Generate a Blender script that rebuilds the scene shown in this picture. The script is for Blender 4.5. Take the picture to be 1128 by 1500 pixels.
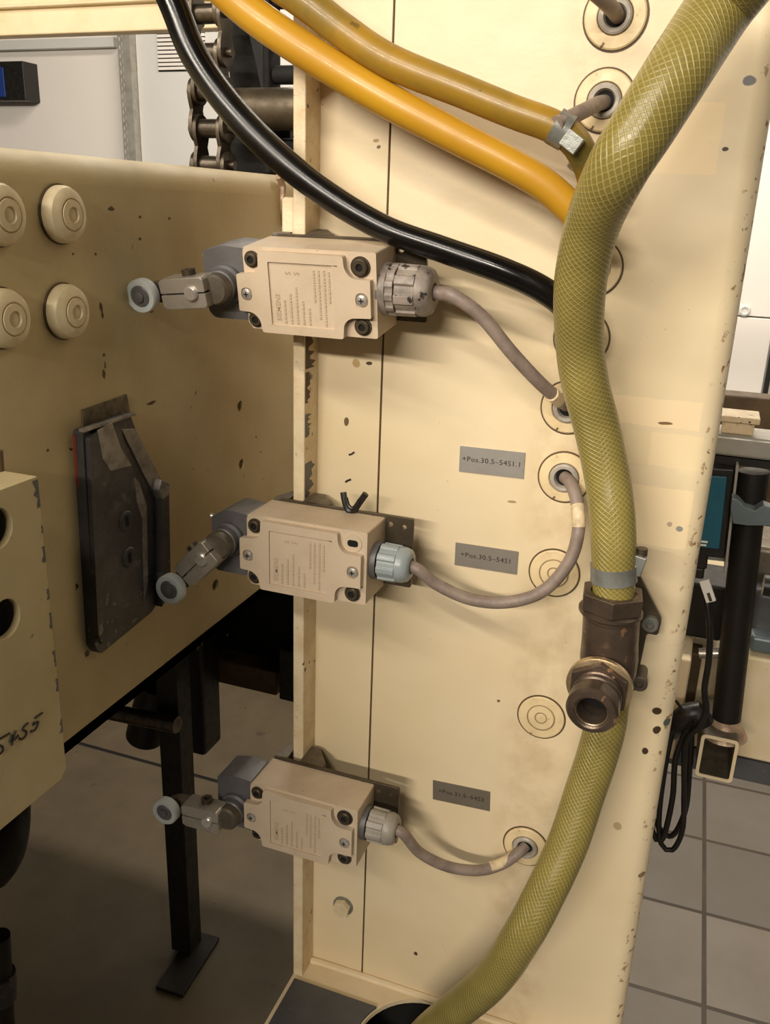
import bpy, bmesh, math, random
from mathutils import Vector, Matrix
from mathutils.geometry import tessellate_polygon
random.seed(7)
for o in list(bpy.data.objects): bpy.data.objects.remove(o)
SC = bpy.context.scene
COL = SC.collection
PI = math.pi

# ------------------------------------------------------------------ camera
# world: X along the column face, Y into the column, Z up; camera 0.54 m in front of the face
FPX, DIST = 1281.0, 0.54
cz = Vector((134, -3687, -FPX)).normalized()
cy = Vector((500, -427, FPX)); cy = (cy - cz * cy.dot(cz)).normalized()
cx = cy.cross(cz)
if cx.x < 0: cx = -cx
RIGHT = Vector((cx.x, cy.x, cz.x)); DOWN = Vector((cx.y, cy.y, cz.y)); FWD = Vector((cx.z, cy.z, cz.z))
CAM = Vector((0, -DIST, 0))
cam_d = bpy.data.cameras.new('camera'); cam = bpy.data.objects.new('camera', cam_d); COL.objects.link(cam)
m = Matrix((RIGHT, -DOWN, -FWD)).transposed().to_4x4(); m.translation = CAM
cam.matrix_world = m
cam_d.sensor_fit = 'VERTICAL'; cam_d.sensor_height = 36; cam_d.sensor_width = 27.07
cam_d.lens = 36 * FPX / 1500; cam_d.clip_start = .02
SC.camera = cam

# ------------------------------------------------------------------ light
SC.view_settings.view_transform = 'Standard'; SC.view_settings.look = 'None'
SC.view_settings.gamma = 1; SC.view_settings.exposure = -0.30; SC.view_settings.use_curve_mapping = False
w = bpy.data.worlds.new('world'); SC.world = w; w.use_nodes = True
w.node_tree.nodes['Background'].inputs[0].default_value = (1.0, .90, .76, 1)
w.node_tree.nodes['Background'].inputs[1].default_value = 0.07
def tube_light(name, loc, lx, ly, power, target, col=(1, .90, .772)):
    d = bpy.data.lights.new(name, 'AREA'); d.shape = 'RECTANGLE'; d.size = lx; d.size_y = ly; d.energy = power; d.color = col
    o = bpy.data.objects.new(name, d); COL.objects.link(o); o.location = loc
    o.rotation_euler = (Vector(target) - Vector(loc)).to_track_quat('-Z', 'Y').to_euler()
    return o
tube_light('ceiling_tube_near', (-.80, -1.80, 1.45), 2.4, .08, 50, (-.1, 0, -.3))
tube_light('ceiling_tube_far', (-.90, -4.4, 1.45), 3.4, .12, 250, (-.1, 0, -.3))
tube_light('ceiling_tube_rear', (-.4, 1.75, 1.5), 2.6, .3, 85, (-.4, 2.1, 0))
tube_light('ceiling_tube_right', (1.1, .5, 1.5), .3, 1.5, 8, (.6, .8, -.6))

# ------------------------------------------------------------------ points on planes
def ray(u, v): return RIGHT * ((u - 564) / FPX) + DOWN * ((v - 750) / FPX) + FWD
def P(u, v, y): d = ray(u, v); return CAM + d * ((y - CAM.y) / d.y)
def PX(u, v, x): d = ray(u, v); return CAM + d * ((x - CAM.x) / d.x)
def PZ(u, v, z): d = ray(u, v); return CAM + d * ((z - CAM.z) / d.z)

# ------------------------------------------------------------------ materials
def s2l(c):
    c = c / 255
    return c / 12.92 if c <= .04045 else ((c + .055) / 1.055) ** 2.4
def rgb(r, g, b): return (s2l(r), s2l(g), s2l(b), 1)
class NT:
    def __init__(s, name):
        s.m = bpy.data.materials.new(name); s.m.use_nodes = True; s.t = s.m.node_tree
        s.b = s.t.nodes['Principled BSDF']; s._c = None
    def n(s, typ, **kw):
        x = s.t.nodes.new(typ)
        for k, v in kw.items(): setattr(x, k, v)
        return x
    def l(s, a, b): s.t.links.new(a, b)
    def coord(s, kind='Object'):
        if s._c is None: s._c = s.n('ShaderNodeTexCoord')
        return s._c.outputs[kind]
    def noise(s, scale, detail=4, rough=.6, vec=None):
        x = s.n('ShaderNodeTexNoise'); x.inputs['Scale'].default_value = scale; x.inputs['Detail'].default_value = detail
        x.inputs['Roughness'].default_value = rough; s.l(vec or s.coord(), x.inputs['Vector']); return x.outputs['Fac']
    def ramp(s, fac, a, b, ca=0, cb=1):
        x = s.n('ShaderNodeMapRange'); x.inputs[1].default_value = a; x.inputs[2].default_value = b
        x.inputs[3].default_value = ca; x.inputs[4].default_value = cb; s.l(fac, x.inputs[0]); return x.outputs[0]
    def mix(s, fac, a, b):
        x = s.n('ShaderNodeMix', data_type='RGBA')
        if hasattr(fac, 'node'): s.l(fac, x.inputs[0])
        else: x.inputs[0].default_value = fac
        for i, q in ((6, a), (7, b)):
            if hasattr(q, 'node'): s.l(q, x.inputs[i])
            else: x.inputs[i].default_value = q
        return x.outputs[2]
    def math(s, op, a, b=0, c=None):
        x = s.n('ShaderNodeMath', operation=op)
        for i, q in enumerate((a, b) if c is None else (a, b, c)):
            if hasattr(q, 'node'): s.l(q, x.inputs[i])
            else: x.inputs[i].default_value = q
        return x.outputs[0]
    def bump(s, h, dist, strength=1):
        x = s.n('ShaderNodeBump'); x.inputs['Distance'].default_value = dist; x.inputs['Strength'].default_value = strength
        s.l(h, x.inputs['Height']); s.l(x.outputs[0], s.b.inputs['Normal'])
    def set(s, rough=None, metal=None, coat=None, col=None, **kw):
        if col is not None:
            if hasattr(col, 'node'): s.l(col, s.b.inputs['Base Color'])
            else: s.b.inputs['Base Color'].default_value = col
        if rough is not None:
            if hasattr(rough, 'node'): s.l(rough, s.b.inputs['Roughness'])
            else: s.b.inputs['Roughness'].default_value = rough
        if metal is not None: s.b.inputs['Metallic'].default_value = metal
        if coat is not None: s.b.inputs['Coat Weight'].default_value = coat
        for k, v in kw.items(): s.b.inputs[k.replace('_', ' ')].default_value = v
        return s.m

def worn(name, base, dirt, rough=.5, metal=0, scale=30, amount=.5, spots=None, spotscale=220, thr=.72, bump=.00015, bscale=300, coat=0):
    t = NT(name)
    c = t.mix(t.ramp(t.noise(scale, 5), .4, .75, 0, amount), base, dirt)
    if spots:
        m1 = t.ramp(t.noise(spotscale, 3, .5), thr, thr + .03)
        m2 = t.ramp(t.noise(scale * .6, 2), .45, .6)
        c = t.mix(t.math('MULTIPLY', m1, m2), c, spots)
    t.bump(t.noise(bscale, 3), bump)
    return t.set(rough=t.ramp(t.noise(scale * 2), .3, .7, rough - .08, rough + .1), metal=metal, col=c, coat=coat)

CREAM = rgb(233, 215, 180); CREAM2 = rgb(216, 194, 148); BROWN = rgb(70, 52, 34)
M = {}
# the painted column face: patches of fresher paint, chips and stains with their own shape
def column_paint():
    t = NT('cream_column_paint')
    c = t.mix(t.ramp(t.noise(9, 4), .35, .7, 0, .55), CREAM, rgb(224, 203, 158))
    sep = t.n('ShaderNodeSeparateXYZ'); t.l(t.coord(), sep.inputs[0]); X, Z = sep.outputs[0], sep.outputs[2]
    wob = t.math('MULTIPLY', t.math('SUBTRACT', t.noise(60, 2), .5), .0025)
    Xw = t.math('ADD', X, wob); Zw = t.math('ADD', Z, wob)
    def rect(p0, p1):
        a = P(*p0, 0); b = P(*p1, 0)
        mx = t.math('COMPARE', Xw, (a.x + b.x) / 2, abs(b.x - a.x) / 2); mz = t.math('COMPARE', Zw, (a.z + b.z) / 2, abs(b.z - a.z) / 2)
        return t.math('MULTIPLY', mx, mz)
    for p0, p1, col, k in (((893, 577), (1024, 632), rgb(250, 224, 180), .6), ((915, 628), (1024, 690), rgb(247, 222, 176), .55), ((905, 706), (1003, 806), rgb(252, 228, 184), .6),
                           ((905, 626), (948, 684), rgb(222, 205, 165), .5), ((962, 150), (1048, 256), rgb(250, 222, 175), .5), ((1000, 640), (1040, 700), rgb(238, 220, 178), .4)):
        c = t.mix(t.math('MULTIPLY', rect(p0, p1), k), c, col)
    # grime halo round the row of grommets
    d = t.math('ABSOLUTE', t.math('SUBTRACT', X, -.0725))
    c = t.mix(t.math('MULTIPLY', t.ramp(d, .03, .012, 0, .42), t.ramp(t.noise(45, 4), .4, .65)), c, rgb(190, 160, 118))
    def chip(u, v, rx, rz, col, k=1):
        nonlocal c
        q = P(u, v, 0)
        a = t.math('DIVIDE', t.math('SUBTRACT', Xw, q.x), rx); b = t.math('DIVIDE', t.math('SUBTRACT', Zw, q.z), rz)
        r2 = t.math('ADD', t.math('MULTIPLY', a, a), t.math('MULTIPLY', b, b))
        c = t.mix(t.ramp(r2, 1.15, .75, 0, k), c, col)
    for a in ((962, 1042, .0032, .0026, BROWN), (962, 1070, .0024, .003, BROWN), (976, 1063, .0022, .0034, rgb(80, 92, 84)), (945, 1100, .0022, .0026, BROWN),
              (1098, 118, .0034, .0026, rgb(120, 120, 118)), (1063, 218, .0016, .0012, BROWN), (985, 172, .0018, .003, rgb(170, 150, 120)),
              (995, 775, .0022, .0018, rgb(150, 150, 140)), (981, 768, .0016, .0016, rgb(190, 170, 140)), (975, 620, .0042, .001, rgb(130, 100, 65)),
              (609, 1397, .0016, .002, rgb(90, 70, 45)), (730, 1027, .0012, .001, rgb(130, 100, 60)), (541, 532, .0022, .0012, BROWN), (522, 532, .003, .003, rgb(190, 160, 110)),
              (507, 618, .0018, .003, rgb(110, 90, 60)), (939, 1287, .0024, .0022, rgb(130, 115, 90)), (905, 1210, .003, .0034, rgb(190, 168, 125)), (800, 560, .0014, .001, rgb(120, 95, 60)),
              (555, 215, .0012, .001, rgb(110, 85, 55)), (551, 206, .002, .001, rgb(170, 140, 100)), (750, 735, .003, .0009, rgb(170, 145, 105)), (1030, 1015, .001, .001, BROWN)):
        chip(*a)
    m1 = t.ramp(t.noise(520, 2, .5), .72, .75); m2 = t.ramp(t.noise(22, 3), .52, .62)
    c = t.mix(t.math('MULTIPLY', m1, m2), c, rgb(140, 108, 70))
    edge = t.math('MULTIPLY', t.ramp(X, .004, .010), t.ramp(t.noise(170, 3, .6), .6, .66))
    c = t.mix(edge, c, rgb(150, 118, 78))
    h = t.math('ADD', t.noise(14, 2), t.math('MULTIPLY', t.noise(260, 3), .05))
    t.bump(h, .004, .55)
    return t.set(rough=.42, col=c)
M['column'] = column_paint()
M['cream'] = worn('cream_paint', CREAM, CREAM2, .45, scale=25, amount=.7, spots=rgb(120, 92, 58), spotscale=300, thr=.7)
M['cream_chipped'] = worn('cream_paint_chipped', CREAM, rgb(205, 178, 130), .5, scale=60, amount=.8, spots=rgb(60, 52, 42), spotscale=190, thr=.645, bump=.0004)
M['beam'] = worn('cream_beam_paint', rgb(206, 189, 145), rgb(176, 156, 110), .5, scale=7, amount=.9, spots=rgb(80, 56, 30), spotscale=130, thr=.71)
M['plug'] = worn('cream_plug_paint', rgb(232, 210, 165), rgb(196, 172, 128), .45, scale=60, amount=.7, spots=rgb(110, 84, 56), spotscale=240, thr=.66)
M['plug_pale'] = worn('pale_cap_paint', rgb(226, 211, 174), rgb(200, 178, 134), .42, scale=90, amount=.7)
M['switch'] = worn('beige_switch_enamel', rgb(206, 187, 161), rgb(184, 163, 136), .5, scale=40, amount=.6, spots=rgb(120, 95, 72), spotscale=260, thr=.7)
M['switch_mark'] = worn('engraved_mark', rgb(188, 168, 142), rgb(174, 153, 128), .6)
M['head'] = worn('grey_switch_head', rgb(110, 108, 108), rgb(84, 81, 79), .45, .3, scale=60, amount=.7, spots=rgb(150, 140, 125))
M['alu'] = worn('worn_aluminium', rgb(182, 174, 162), rgb(138, 130, 118), .38, .55, scale=70, amount=.7)
M['steel'] = worn('bright_steel', rgb(225, 220, 212), rgb(170, 162, 150), .25, .7, scale=120, amount=.5)
M['nylon'] = NT('white_nylon').set(rough=.35, col=rgb(198, 204, 202), Subsurface_Weight=.2, Subsurface_Scale=.01)
M['bracket'] = worn('dull_grey_bracket', rgb(120, 112, 98), rgb(84, 76, 62), .5, .6, scale=60, amount=.8, spots=rgb(60, 45, 30))
M['plate'] = worn('dark_bracket_steel', rgb(92, 82, 66), rgb(60, 50, 38), .45, .6, scale=50, amount=.8)
M['gland_dirty'] = worn('grimy_grey_plastic', rgb(158, 146, 134), rgb(92, 84, 78), .5, scale=70, amount=1, spots=rgb(50, 44, 40), spotscale=200, thr=.62)
M['gland_blue'] = worn('blue_grey_plastic', rgb(160, 170, 172), rgb(135, 142, 142), .3, scale=40, amount=.6)
M['gland_grey'] = worn('light_grey_plastic', rgb(168, 162, 150), rgb(130, 122, 110), .42, scale=60, amount=.7)
M['cable'] = worn('grey_cable_sheath', rgb(146, 130, 118), rgb(108, 94, 86), .5, scale=90, amount=.9, spots=rgb(190, 170, 140), spotscale=300, thr=.72)
M['cable_paint'] = worn('cream_painted_sheath', rgb(225, 205, 165), rgb(160, 140, 112), .5, scale=200, amount=.8)
M['label'] = worn('grey_label_plate', rgb(150, 146, 140), rgb(128, 122, 114), .4, scale=60, amount=.5)
M['label_mid'] = worn('mid_grey_label_plate', rgb(134, 127, 118), rgb(112, 106, 98), .4, scale=60, amount=.5)
M['label_dark'] = worn('dark_grey_label_plate', rgb(112, 104, 92), rgb(90, 84, 76), .4, scale=60, amount=.5)
M['insert'] = worn('pale_grey_insert', rgb(176, 168, 154), rgb(120, 110, 98), .4, scale=120, amount=.9)
M['grime'] = worn('groove_grime', rgb(150, 126, 92), rgb(182, 158, 118), .6, scale=200)
M['ink'] = NT('black_ink').set(rough=.5, col=rgb(38, 28, 24))
M['black'] = worn('black_rubber', rgb(24, 22, 20), rgb(48, 42, 36), .4, scale=60, amount=.5)
M['black_gloss'] = worn('black_hose', rgb(11, 10, 9), rgb(22, 19, 17), .24, scale=14, amount=.4, bump=.0001, bscale=60)
M['dark'] = worn('dark_oily_steel', rgb(36, 32, 27), rgb(22, 19, 15), .5, .3, scale=30, amount=.8)
M['void'] = NT('gap_shade_black').set(rough=.9, col=rgb(12, 10, 8))  # flat black standing in for the shade inside holes and gaps
M['soot'] = worn('sooty_black_steel', rgb(18, 16, 13), rgb(10, 9, 7), .8, scale=30)
M['chain'] = worn('oiled_chain_steel', rgb(105, 96, 84), rgb(48, 42, 34), .35, .85, scale=60, amount=.9)
M['bronze'] = worn('tarnished_bronze', rgb(104, 89, 76), rgb(66, 55, 47), .34, .6, scale=70, amount=.9, spots=rgb(196, 150, 110), spotscale=120, thr=.66)
M['bronze_bright'] = worn('rubbed_bronze', rgb(215, 190, 150), rgb(150, 120, 90), .3, .8, scale=90, amount=.8)
M['zinc'] = worn('zinc_clamp', rgb(150, 152, 146), rgb(108, 106, 96), .32, .45, scale=90, amount=.8)
M['tile'] = None
M['wall'] = worn('white_wall_panel', rgb(240, 234, 226), rgb(230, 223, 214), .6, scale=3, amount=.5)
M['wall_grey'] = worn('pale_grey_door', rgb(218, 217, 212), rgb(206, 205, 200), .5, scale=3, amount=.5)
M['rubber_pad'] = worn('worn_dark_cam_steel', rgb(76, 74, 74), rgb(46, 44, 44), .42, .25, scale=35, amount=.9, spots=rgb(120, 114, 106), spotscale=130, thr=.6, bump=.0008, bscale=120)
M['pad_worn'] = worn('scuffed_grey_steel', rgb(146, 140, 132), rgb(78, 73, 68), .4, .3, scale=110, amount=.9, bump=.0006, bscale=120)
M['red'] = worn('red_edge_paint', rgb(120, 48, 30), rgb(70, 45, 30), .5, scale=60)
M['tape'] = worn('old_brown_tape', rgb(104, 90, 64), rgb(40, 34, 26), .5, scale=120, amount=1, bump=.0008, bscale=150)
M['teal'] = worn('teal_panel', rgb(38, 100, 122), rgb(30, 84, 104), .35, scale=10)
M['bluegrey'] = worn('blue_grey_paint', rgb(118, 130, 134), rgb(84, 92, 94), .35, .3, scale=20, amount=.7)
M['galv'] = worn('galvanised_rail', rgb(176, 172, 162), rgb(132, 126, 114), .4, .3, scale=30, amount=.7)
M['blue'] = NT('blue_plastic').set(rough=.4, col=rgb(30, 60, 130))
M['white'] = worn('white_plastic', rgb(250, 248, 242), rgb(235, 230, 222), .4, scale=60, amount=.4)
M['weld'] = worn('rusty_weld', rgb(190, 164, 138), rgb(110, 84, 66), .45, .2, scale=90, amount=.9, bump=.001, bscale=160)
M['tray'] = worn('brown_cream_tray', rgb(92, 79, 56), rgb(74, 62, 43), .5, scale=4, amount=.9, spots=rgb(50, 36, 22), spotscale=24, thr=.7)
M['slate'] = worn('bluish_grey_sheet', rgb(96, 96, 98), rgb(76, 76, 78), .45, .3, scale=20, amount=.8, spots=rgb(140, 130, 115), spotscale=120, thr=.68)
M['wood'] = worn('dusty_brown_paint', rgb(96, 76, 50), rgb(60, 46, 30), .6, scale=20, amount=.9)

def tile_mat():
    t = NT('grey_floor_tile')
    mp = t.n('ShaderNodeMapping'); mp.inputs['Location'].default_value = (-.235, -.255, 0); mp.inputs['Rotation'].default_value = (0, 0, -.02)
    t.l(t.coord(), mp.inputs[0])
    b = t.n('ShaderNodeTexBrick', offset=0, squash=1); t.l(mp.outputs[0], b.inputs['Vector'])
    b.inputs['Scale'].default_value = 1; b.inputs['Mortar Size'].default_value = .006; b.inputs['Mortar Smooth'].default_value = .1
    b.inputs['Brick Width'].default_value = .6; b.inputs['Row Height'].default_value = .3
    b.inputs['Color1'].default_value = rgb(136, 128, 117); b.inputs['Color2'].default_value = rgb(112, 107, 101); b.inputs['Mortar'].default_value = rgb(62, 54, 46)
    c = t.mix(t.ramp(t.noise(6, 5), .35, .7, 0, .35), b.outputs['Color'], rgb(104, 92, 76))
    return t.set(rough=.5, col=c)
M['tile'] = tile_mat()

def hose_braid(name, c0, c1, c2):
    t = NT(name)
    uv = t.n('ShaderNodeUVMap'); sep = t.n('ShaderNodeSeparateXYZ'); t.l(uv.outputs[0], sep.inputs[0]); U, V = sep.outputs[0], sep.outputs[1]
    NA, K = 22, 330.0
    hs = []
    for sgn in (1, -1):
        a = t.math('ADD', t.math('MULTIPLY', U, NA * sgn), t.math('MULTIPLY', V, K))
        s = t.math('SINE', t.math('MULTIPLY', a, 2 * PI))
        hs.append(t.ramp(s, .35, 1.0))
    hs[1] = t.math('MULTIPLY', hs[1], .45)  # second thread family dimmed, painting in the chevron look of thread glints
    h = t.math('MAXIMUM', hs[0], hs[1]); both = t.math('MULTIPLY', hs[0], hs[1])
    base = t.mix(t.ramp(t.noise(30, 3), .35, .7), c0, c1)
    c = t.mix(t.math('MULTIPLY', h, .5), base, c2); c = t.mix(t.math('MULTIPLY', both, .30), c, rgb(228, 212, 130))
    t.bump(h, .0005, .55)
    return t.set(rough=.3, col=c, coat=.2, Coat_Roughness=.25)
M['braid'] = hose_braid('olive_braided_pvc', rgb(143, 129, 64), rgb(122, 110, 52), rgb(188, 173, 112))
M['yellow'] = worn('amber_tubing', rgb(202, 152, 36), rgb(182, 128, 24), .40, scale=9, amount=.9, spots=rgb(120, 80, 20), spotscale=90, thr=.74, bump=.0002, bscale=40, coat=.12)
M['olive'] = worn('olive_amber_tubing', rgb(170, 130, 38), rgb(100, 90, 40), .38, scale=16, amount=1, spots=rgb(90, 74, 36), spotscale=70, thr=.7, bump=.0002, bscale=40, coat=.12)

# ------------------------------------------------------------------ mesh builder
class MB:
    def __init__(s): s.bm = bmesh.new(); s.uv = None
    def add(s, verts, faces, mi=0, uvs=None):
        vs = [s.bm.verts.new(v) for v in verts]
        for k, f in enumerate(faces):
            try:
                fc = s.bm.faces.new([vs[i] for i in f]); fc.material_index = mi
                if uvs:
                    if s.uv is None: s.uv = s.bm.loops.layers.uv.new('UVMap')
                    for lp, q in zip(fc.loops, uvs[k]): lp[s.uv].uv = q
            except ValueError: pass
        return s
    def box(s, a, b, mat=None):
        x0, y0, z0 = a; x1, y1, z1 = b
        v = [Vector(p) for p in ((x0, y0, z0), (x1, y0, z0), (x1, y1, z0), (x0, y1, z0), (x0, y0, z1), (x1, y0, z1), (x1, y1, z1), (x0, y1, z1))]
        if mat: v = [mat @ p for p in v]
        return s.add(v, ((0, 3, 2, 1), (4, 5, 6, 7), (0, 1, 5, 4), (1, 2, 6, 5), (2, 3, 7, 6), (3, 0, 4, 7)))
    def lathe(s, prof, o, axis, seg=32, close=True, ref=None):
        # prof: list of (t along axis, radius)
        ax = Vector(axis).normalized(); r = Vector(ref) if ref else (Vector((0, 0, 1)) if abs(ax.z) < .9 else Vector((1, 0, 0)))
        e1 = (r - ax * r.dot(ax)).normalized(); e2 = ax.cross(e1); o = Vector(o)
        vs = []
        for t, rad in prof:
            for i in range(seg):
                a = 2 * PI * i / seg
                vs.append(o + ax * t + (e1 * math.cos(a) + e2 * math.sin(a)) * max(rad, 1e-5))
        fs = []
        for j in range(len(prof) - 1):
            for i in range(seg):
                k = (i + 1) % seg; fs.append((j * seg + i, j * seg + k, (j + 1) * seg + k, (j + 1) * seg + i))
        if close:
            fs.append(tuple(reversed(range(seg)))); fs.append(tuple((len(prof) - 1) * seg + i for i in range(seg)))
        return s.add(vs, fs)
    def cyl(s, a, b, r, r2=None, seg=24, ref=None):
        a = Vector(a); b = Vector(b); return s.lathe([(0, r), ((b - a).length, r if r2 is None else r2)], a, b - a, seg, True, ref)
    def prism(s, loops, o, u, v, n, t):
        # loops[0] outer outline, the others are holes; extruded from o by n*t
        o, u, v, n = Vector(o), Vector(u), Vector(v), Vector(n)
        L = [[Vector((a, b, 0)) for a, b in lp] for lp in loops]
        tris = tessellate_polygon(L); flat = [q for lp in L for q in lp]; N = len(flat)
        A = [o + u * q.x + v * q.y for q in flat]; B = [p + n * t for p in A]
        fs = [tuple(q) for q in tris] + [tuple(i + N for i in reversed(q)) for q in tris]
        k = 0
        for lp in L:
            c = len(lp)
            for i in range(c): j = (i + 1) % c; fs.append((k + i, k + j, k + j + N, k + i + N))
            k += c
        s.add(A + B, fs); bmesh.ops.recalc_face_normals(s.bm, faces=s.bm.faces); return s
    def tube(s, pts, r, seg=20, step=.004, cap=True):
        pts = [Vector(p) for p in pts]
        rs = r if isinstance(r, (list, tuple)) else [r] * len(pts)
        out = []; ro = []
        for i in range(len(pts) - 1):
            p0 = pts[max(i - 1, 0)]; p1 = pts[i]; p2 = pts[i + 1]; p3 = pts[min(i + 2, len(pts) - 1)]
            n = max(2, int((p2 - p1).length / step))
            for k in range(n):
                q = k / n
                out.append(.5 * ((2 * p1) + (p2 - p0) * q + (2 * p0 - 5 * p1 + 4 * p2 - p3) * q * q + (3 * p1 - p0 - 3 * p2 + p3) * q ** 3))
                ro.append(rs[i] + (rs[i + 1] - rs[i]) * q)
        out.append(pts[-1]); ro.append(rs[-1])
        T = [(out[min(i + 1, len(out) - 1)] - out[max(i - 1, 0)]).normalized() for i in range(len(out))]
        e = Vector((0, 1, 0)); e = (e - T[0] * e.dot(T[0])).normalized()
        vs = []; d = 0; ds = []
        for i, p in enumerate(out):
            e = (e - T[i] * e.dot(T[i])).normalized(); f = T[i].cross(e)
            if i: d += (out[i] - out[i - 1]).length
            ds.append(d)
            for k in range(seg):
                a = 2 * PI * k / seg; vs.append(p + (e * math.cos(a) + f * math.sin(a)) * ro[i])
        fs = []; uv = []
        for j in range(len(out) - 1):
            for i in range(seg):
                k = (i + 1) % seg; fs.append((j * seg + i, j * seg + k, (j + 1) * seg + k, (j + 1) * seg + i))
                uv.append(((i / seg, ds[j]), ((i + 1) / seg, ds[j]), ((i + 1) / seg, ds[j + 1]), (i / seg, ds[j + 1])))
        if cap:
            fs.append(tuple(reversed(range(seg)))); uv.append([(0, 0)] * seg)
            fs.append(tuple((len(out) - 1) * seg + i for i in range(seg))); uv.append([(0, 0)] * seg)
        return s.add(vs, fs, uvs=uv)
    def text(s, txt, size, o, u, v, n, depth=.0002, space=1.0, sx=1.0, bold=0):
        cu = bpy.data.curves.new('lettering', 'FONT'); cu.body = txt; cu.size = size; cu.align_x = 'CENTER'; cu.align_y = 'CENTER'
        cu.space_character = space; cu.offset = bold; cu.resolution_u = 2
        ob = bpy.data.objects.new('lettering', cu); me = ob.to_mesh()
        o, u, v, n = Vector(o), Vector(u), Vector(v), Vector(n)
        s.add([o + u * q.co.x * sx + v * q.co.y + n * depth for q in me.vertices], [tuple(p.vertices) for p in me.polygons])
        ob.to_mesh_clear(); bpy.data.objects.remove(ob); bpy.data.curves.remove(cu); return s
    def build(s, name, mat, parent=None, bevel=0, local=False, angle=35, segs=2, flat=False):
        # verts are in world space unless local=True (then in the parent's space)
        bm = s.bm; bmesh.ops.recalc_face_normals(bm, faces=bm.faces)
        if parent is not None:
            if not local:
                W = parent.matrix_basis.copy(); q_ = parent.parent
                while q_ is not None: W = q_.matrix_basis @ W; q_ = q_.parent
                bmesh.ops.transform(bm, matrix=W.inverted(), verts=bm.verts)
            org = Vector((0, 0, 0))
        else:
            xs = [v.co for v in bm.verts]
            org = Vector(((min(p.x for p in xs) + max(p.x for p in xs)) / 2, (min(p.y for p in xs) + max(p.y for p in xs)) / 2, min(p.z for p in xs)))
            if name in KEEP_ORIGIN: org = Vector((0, 0, 0))
            bmesh.ops.translate(bm, vec=-org, verts=bm.verts)
        me = bpy.data.meshes.new(name); bm.to_mesh(me); bm.free()
        me.polygons.foreach_set('use_smooth', [not flat] * len(me.polygons))
        o = bpy.data.objects.new(name, me); COL.objects.link(o); o.location = org
        me.materials.append(M[mat] if isinstance(mat, str) else mat)
        if bevel:
            b = o.modifiers.new('bevel', 'BEVEL'); b.width = bevel; b.segments = segs; b.limit_method = 'ANGLE'; b.angle_limit = math.radians(40); b.harden_normals = True
        elif not flat: me.set_sharp_from_angle(angle=math.radians(angle))
        if parent is not None: o.parent = parent
        return o
KEEP_ORIGIN = {'floor', 'wall_back'}
def tag(o, label=None, cat=None, group=None, kind=None):
    if label: o['label'] = label
    if cat: o['category'] = cat
    if group: o['group'] = group
    if kind: o['kind'] = kind
    return o
def thing(name, label, cat, loc=(0, 0, 0), rot=(0, 0, 0), group=None):
    o = bpy.data.objects.new(name, None); COL.objects.link(o); o.empty_display_size = .02
    o.matrix_basis = Matrix.Translation(Vector(loc)) @ (Matrix.Rotation(rot[2], 4, 'Z') @ Matrix.Rotation(rot[1], 4, 'Y') @ Matrix.Rotation(rot[0], 4, 'X'))
    return tag(o, label, cat, group)
def circ(cx_, cy_, r, n=28, ry=None): return [(cx_ + r * math.cos(2 * PI * i / n), cy_ + (ry or r) * math.sin(2 * PI * i / n)) for i in range(n)]
def rounded(pts, r, n=5):
    out = []; N = len(pts); rr = r if isinstance(r, (list, tuple)) else [r] * N
    for i in range(N):
        p = Vector(pts[i]); a = Vector(pts[i - 1]) - p; b = Vector(pts[(i + 1) % N]) - p
        q = min(rr[i], a.length * .49, b.length * .49)
        if q <= 1e-6: out.append(tuple(p)); continue
        A = p + a.normalized() * q; B = p + b.normalized() * q
        for k in range(n + 1):
            t = k / n; out.append(tuple((1 - t) ** 2 * A + 2 * t * (1 - t) * p + t * t * B))
    return out
UX, UY, UZ = Vector((1, 0, 0)), Vector((0, 1, 0)), Vector((0, 0, 1))

# ================================================================== SETTING
FLOOR = -1.70
b = MB(); b.box((-4, -1.5, FLOOR - .05), (4, 3.0, FLOOR)); tag(b.build('floor', 'tile'), kind='structure')
WY = 2.85
b = MB(); b.box((-4.2, WY, FLOOR), (4.2, WY + .1, 1.7)); tag(b.build('wall_back', 'wall'), kind='structure')

# ================================================================== MACHINE COLUMN
ZS = -.618      # top of the bottom shelf
FX0, FX1 = -.2530, -.2445
col = thing('machine_column', 'tall cream painted steel machine column with rounded right edge and narrow left flange', 'machine column', (-.12, 0, FLOOR))
R = .012; XR = .0142
prof = [(-.1977, 0), (XR - R, 0)] + [(XR - R + R * math.sin(a), R - R * math.cos(a)) for a in [PI / 2 * k / 8 for k in range(1, 9)]] + [(XR, .30), (XR - .004, .30), (XR - .004, R), (XR - R, .004), (-.1977, .004)]
KZ0, KZ1 = FLOOR, .34
b = MB(); b.prism([prof], (0, 0, KZ0), UX, UY, UZ, KZ1 - KZ0)
front = b.build('front_panel', 'column', angle=50)
# the panel's paint is mapped in the column's own coordinates, so the mesh keeps world-aligned origin
front.data.transform(Matrix.Translation(front.location)); front.location = (0, 0, 0); front.parent = col; front.matrix_parent_inverse = col.matrix_basis.inverted()
b = MB(); b.box((-.2446, .0, ZS), (-.1992, .004, KZ1)); st = b.build('edge_strip', 'column')
st.data.transform(Matrix.Translation(st.location)); st.location = (0, 0, 0); st.parent = col; st.matrix_parent_inverse = col.matrix_basis.inverted()
b = MB(); b.box((-.1993, .0022, ZS), (-.1976, .004, KZ1)); b.build('seam', 'wood', col)
b = MB(); b.box((FX0, -.0215, ZS), (FX1, .24, KZ1)); b.build('flange', 'cream_chipped', col, bevel=.0009)
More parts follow.
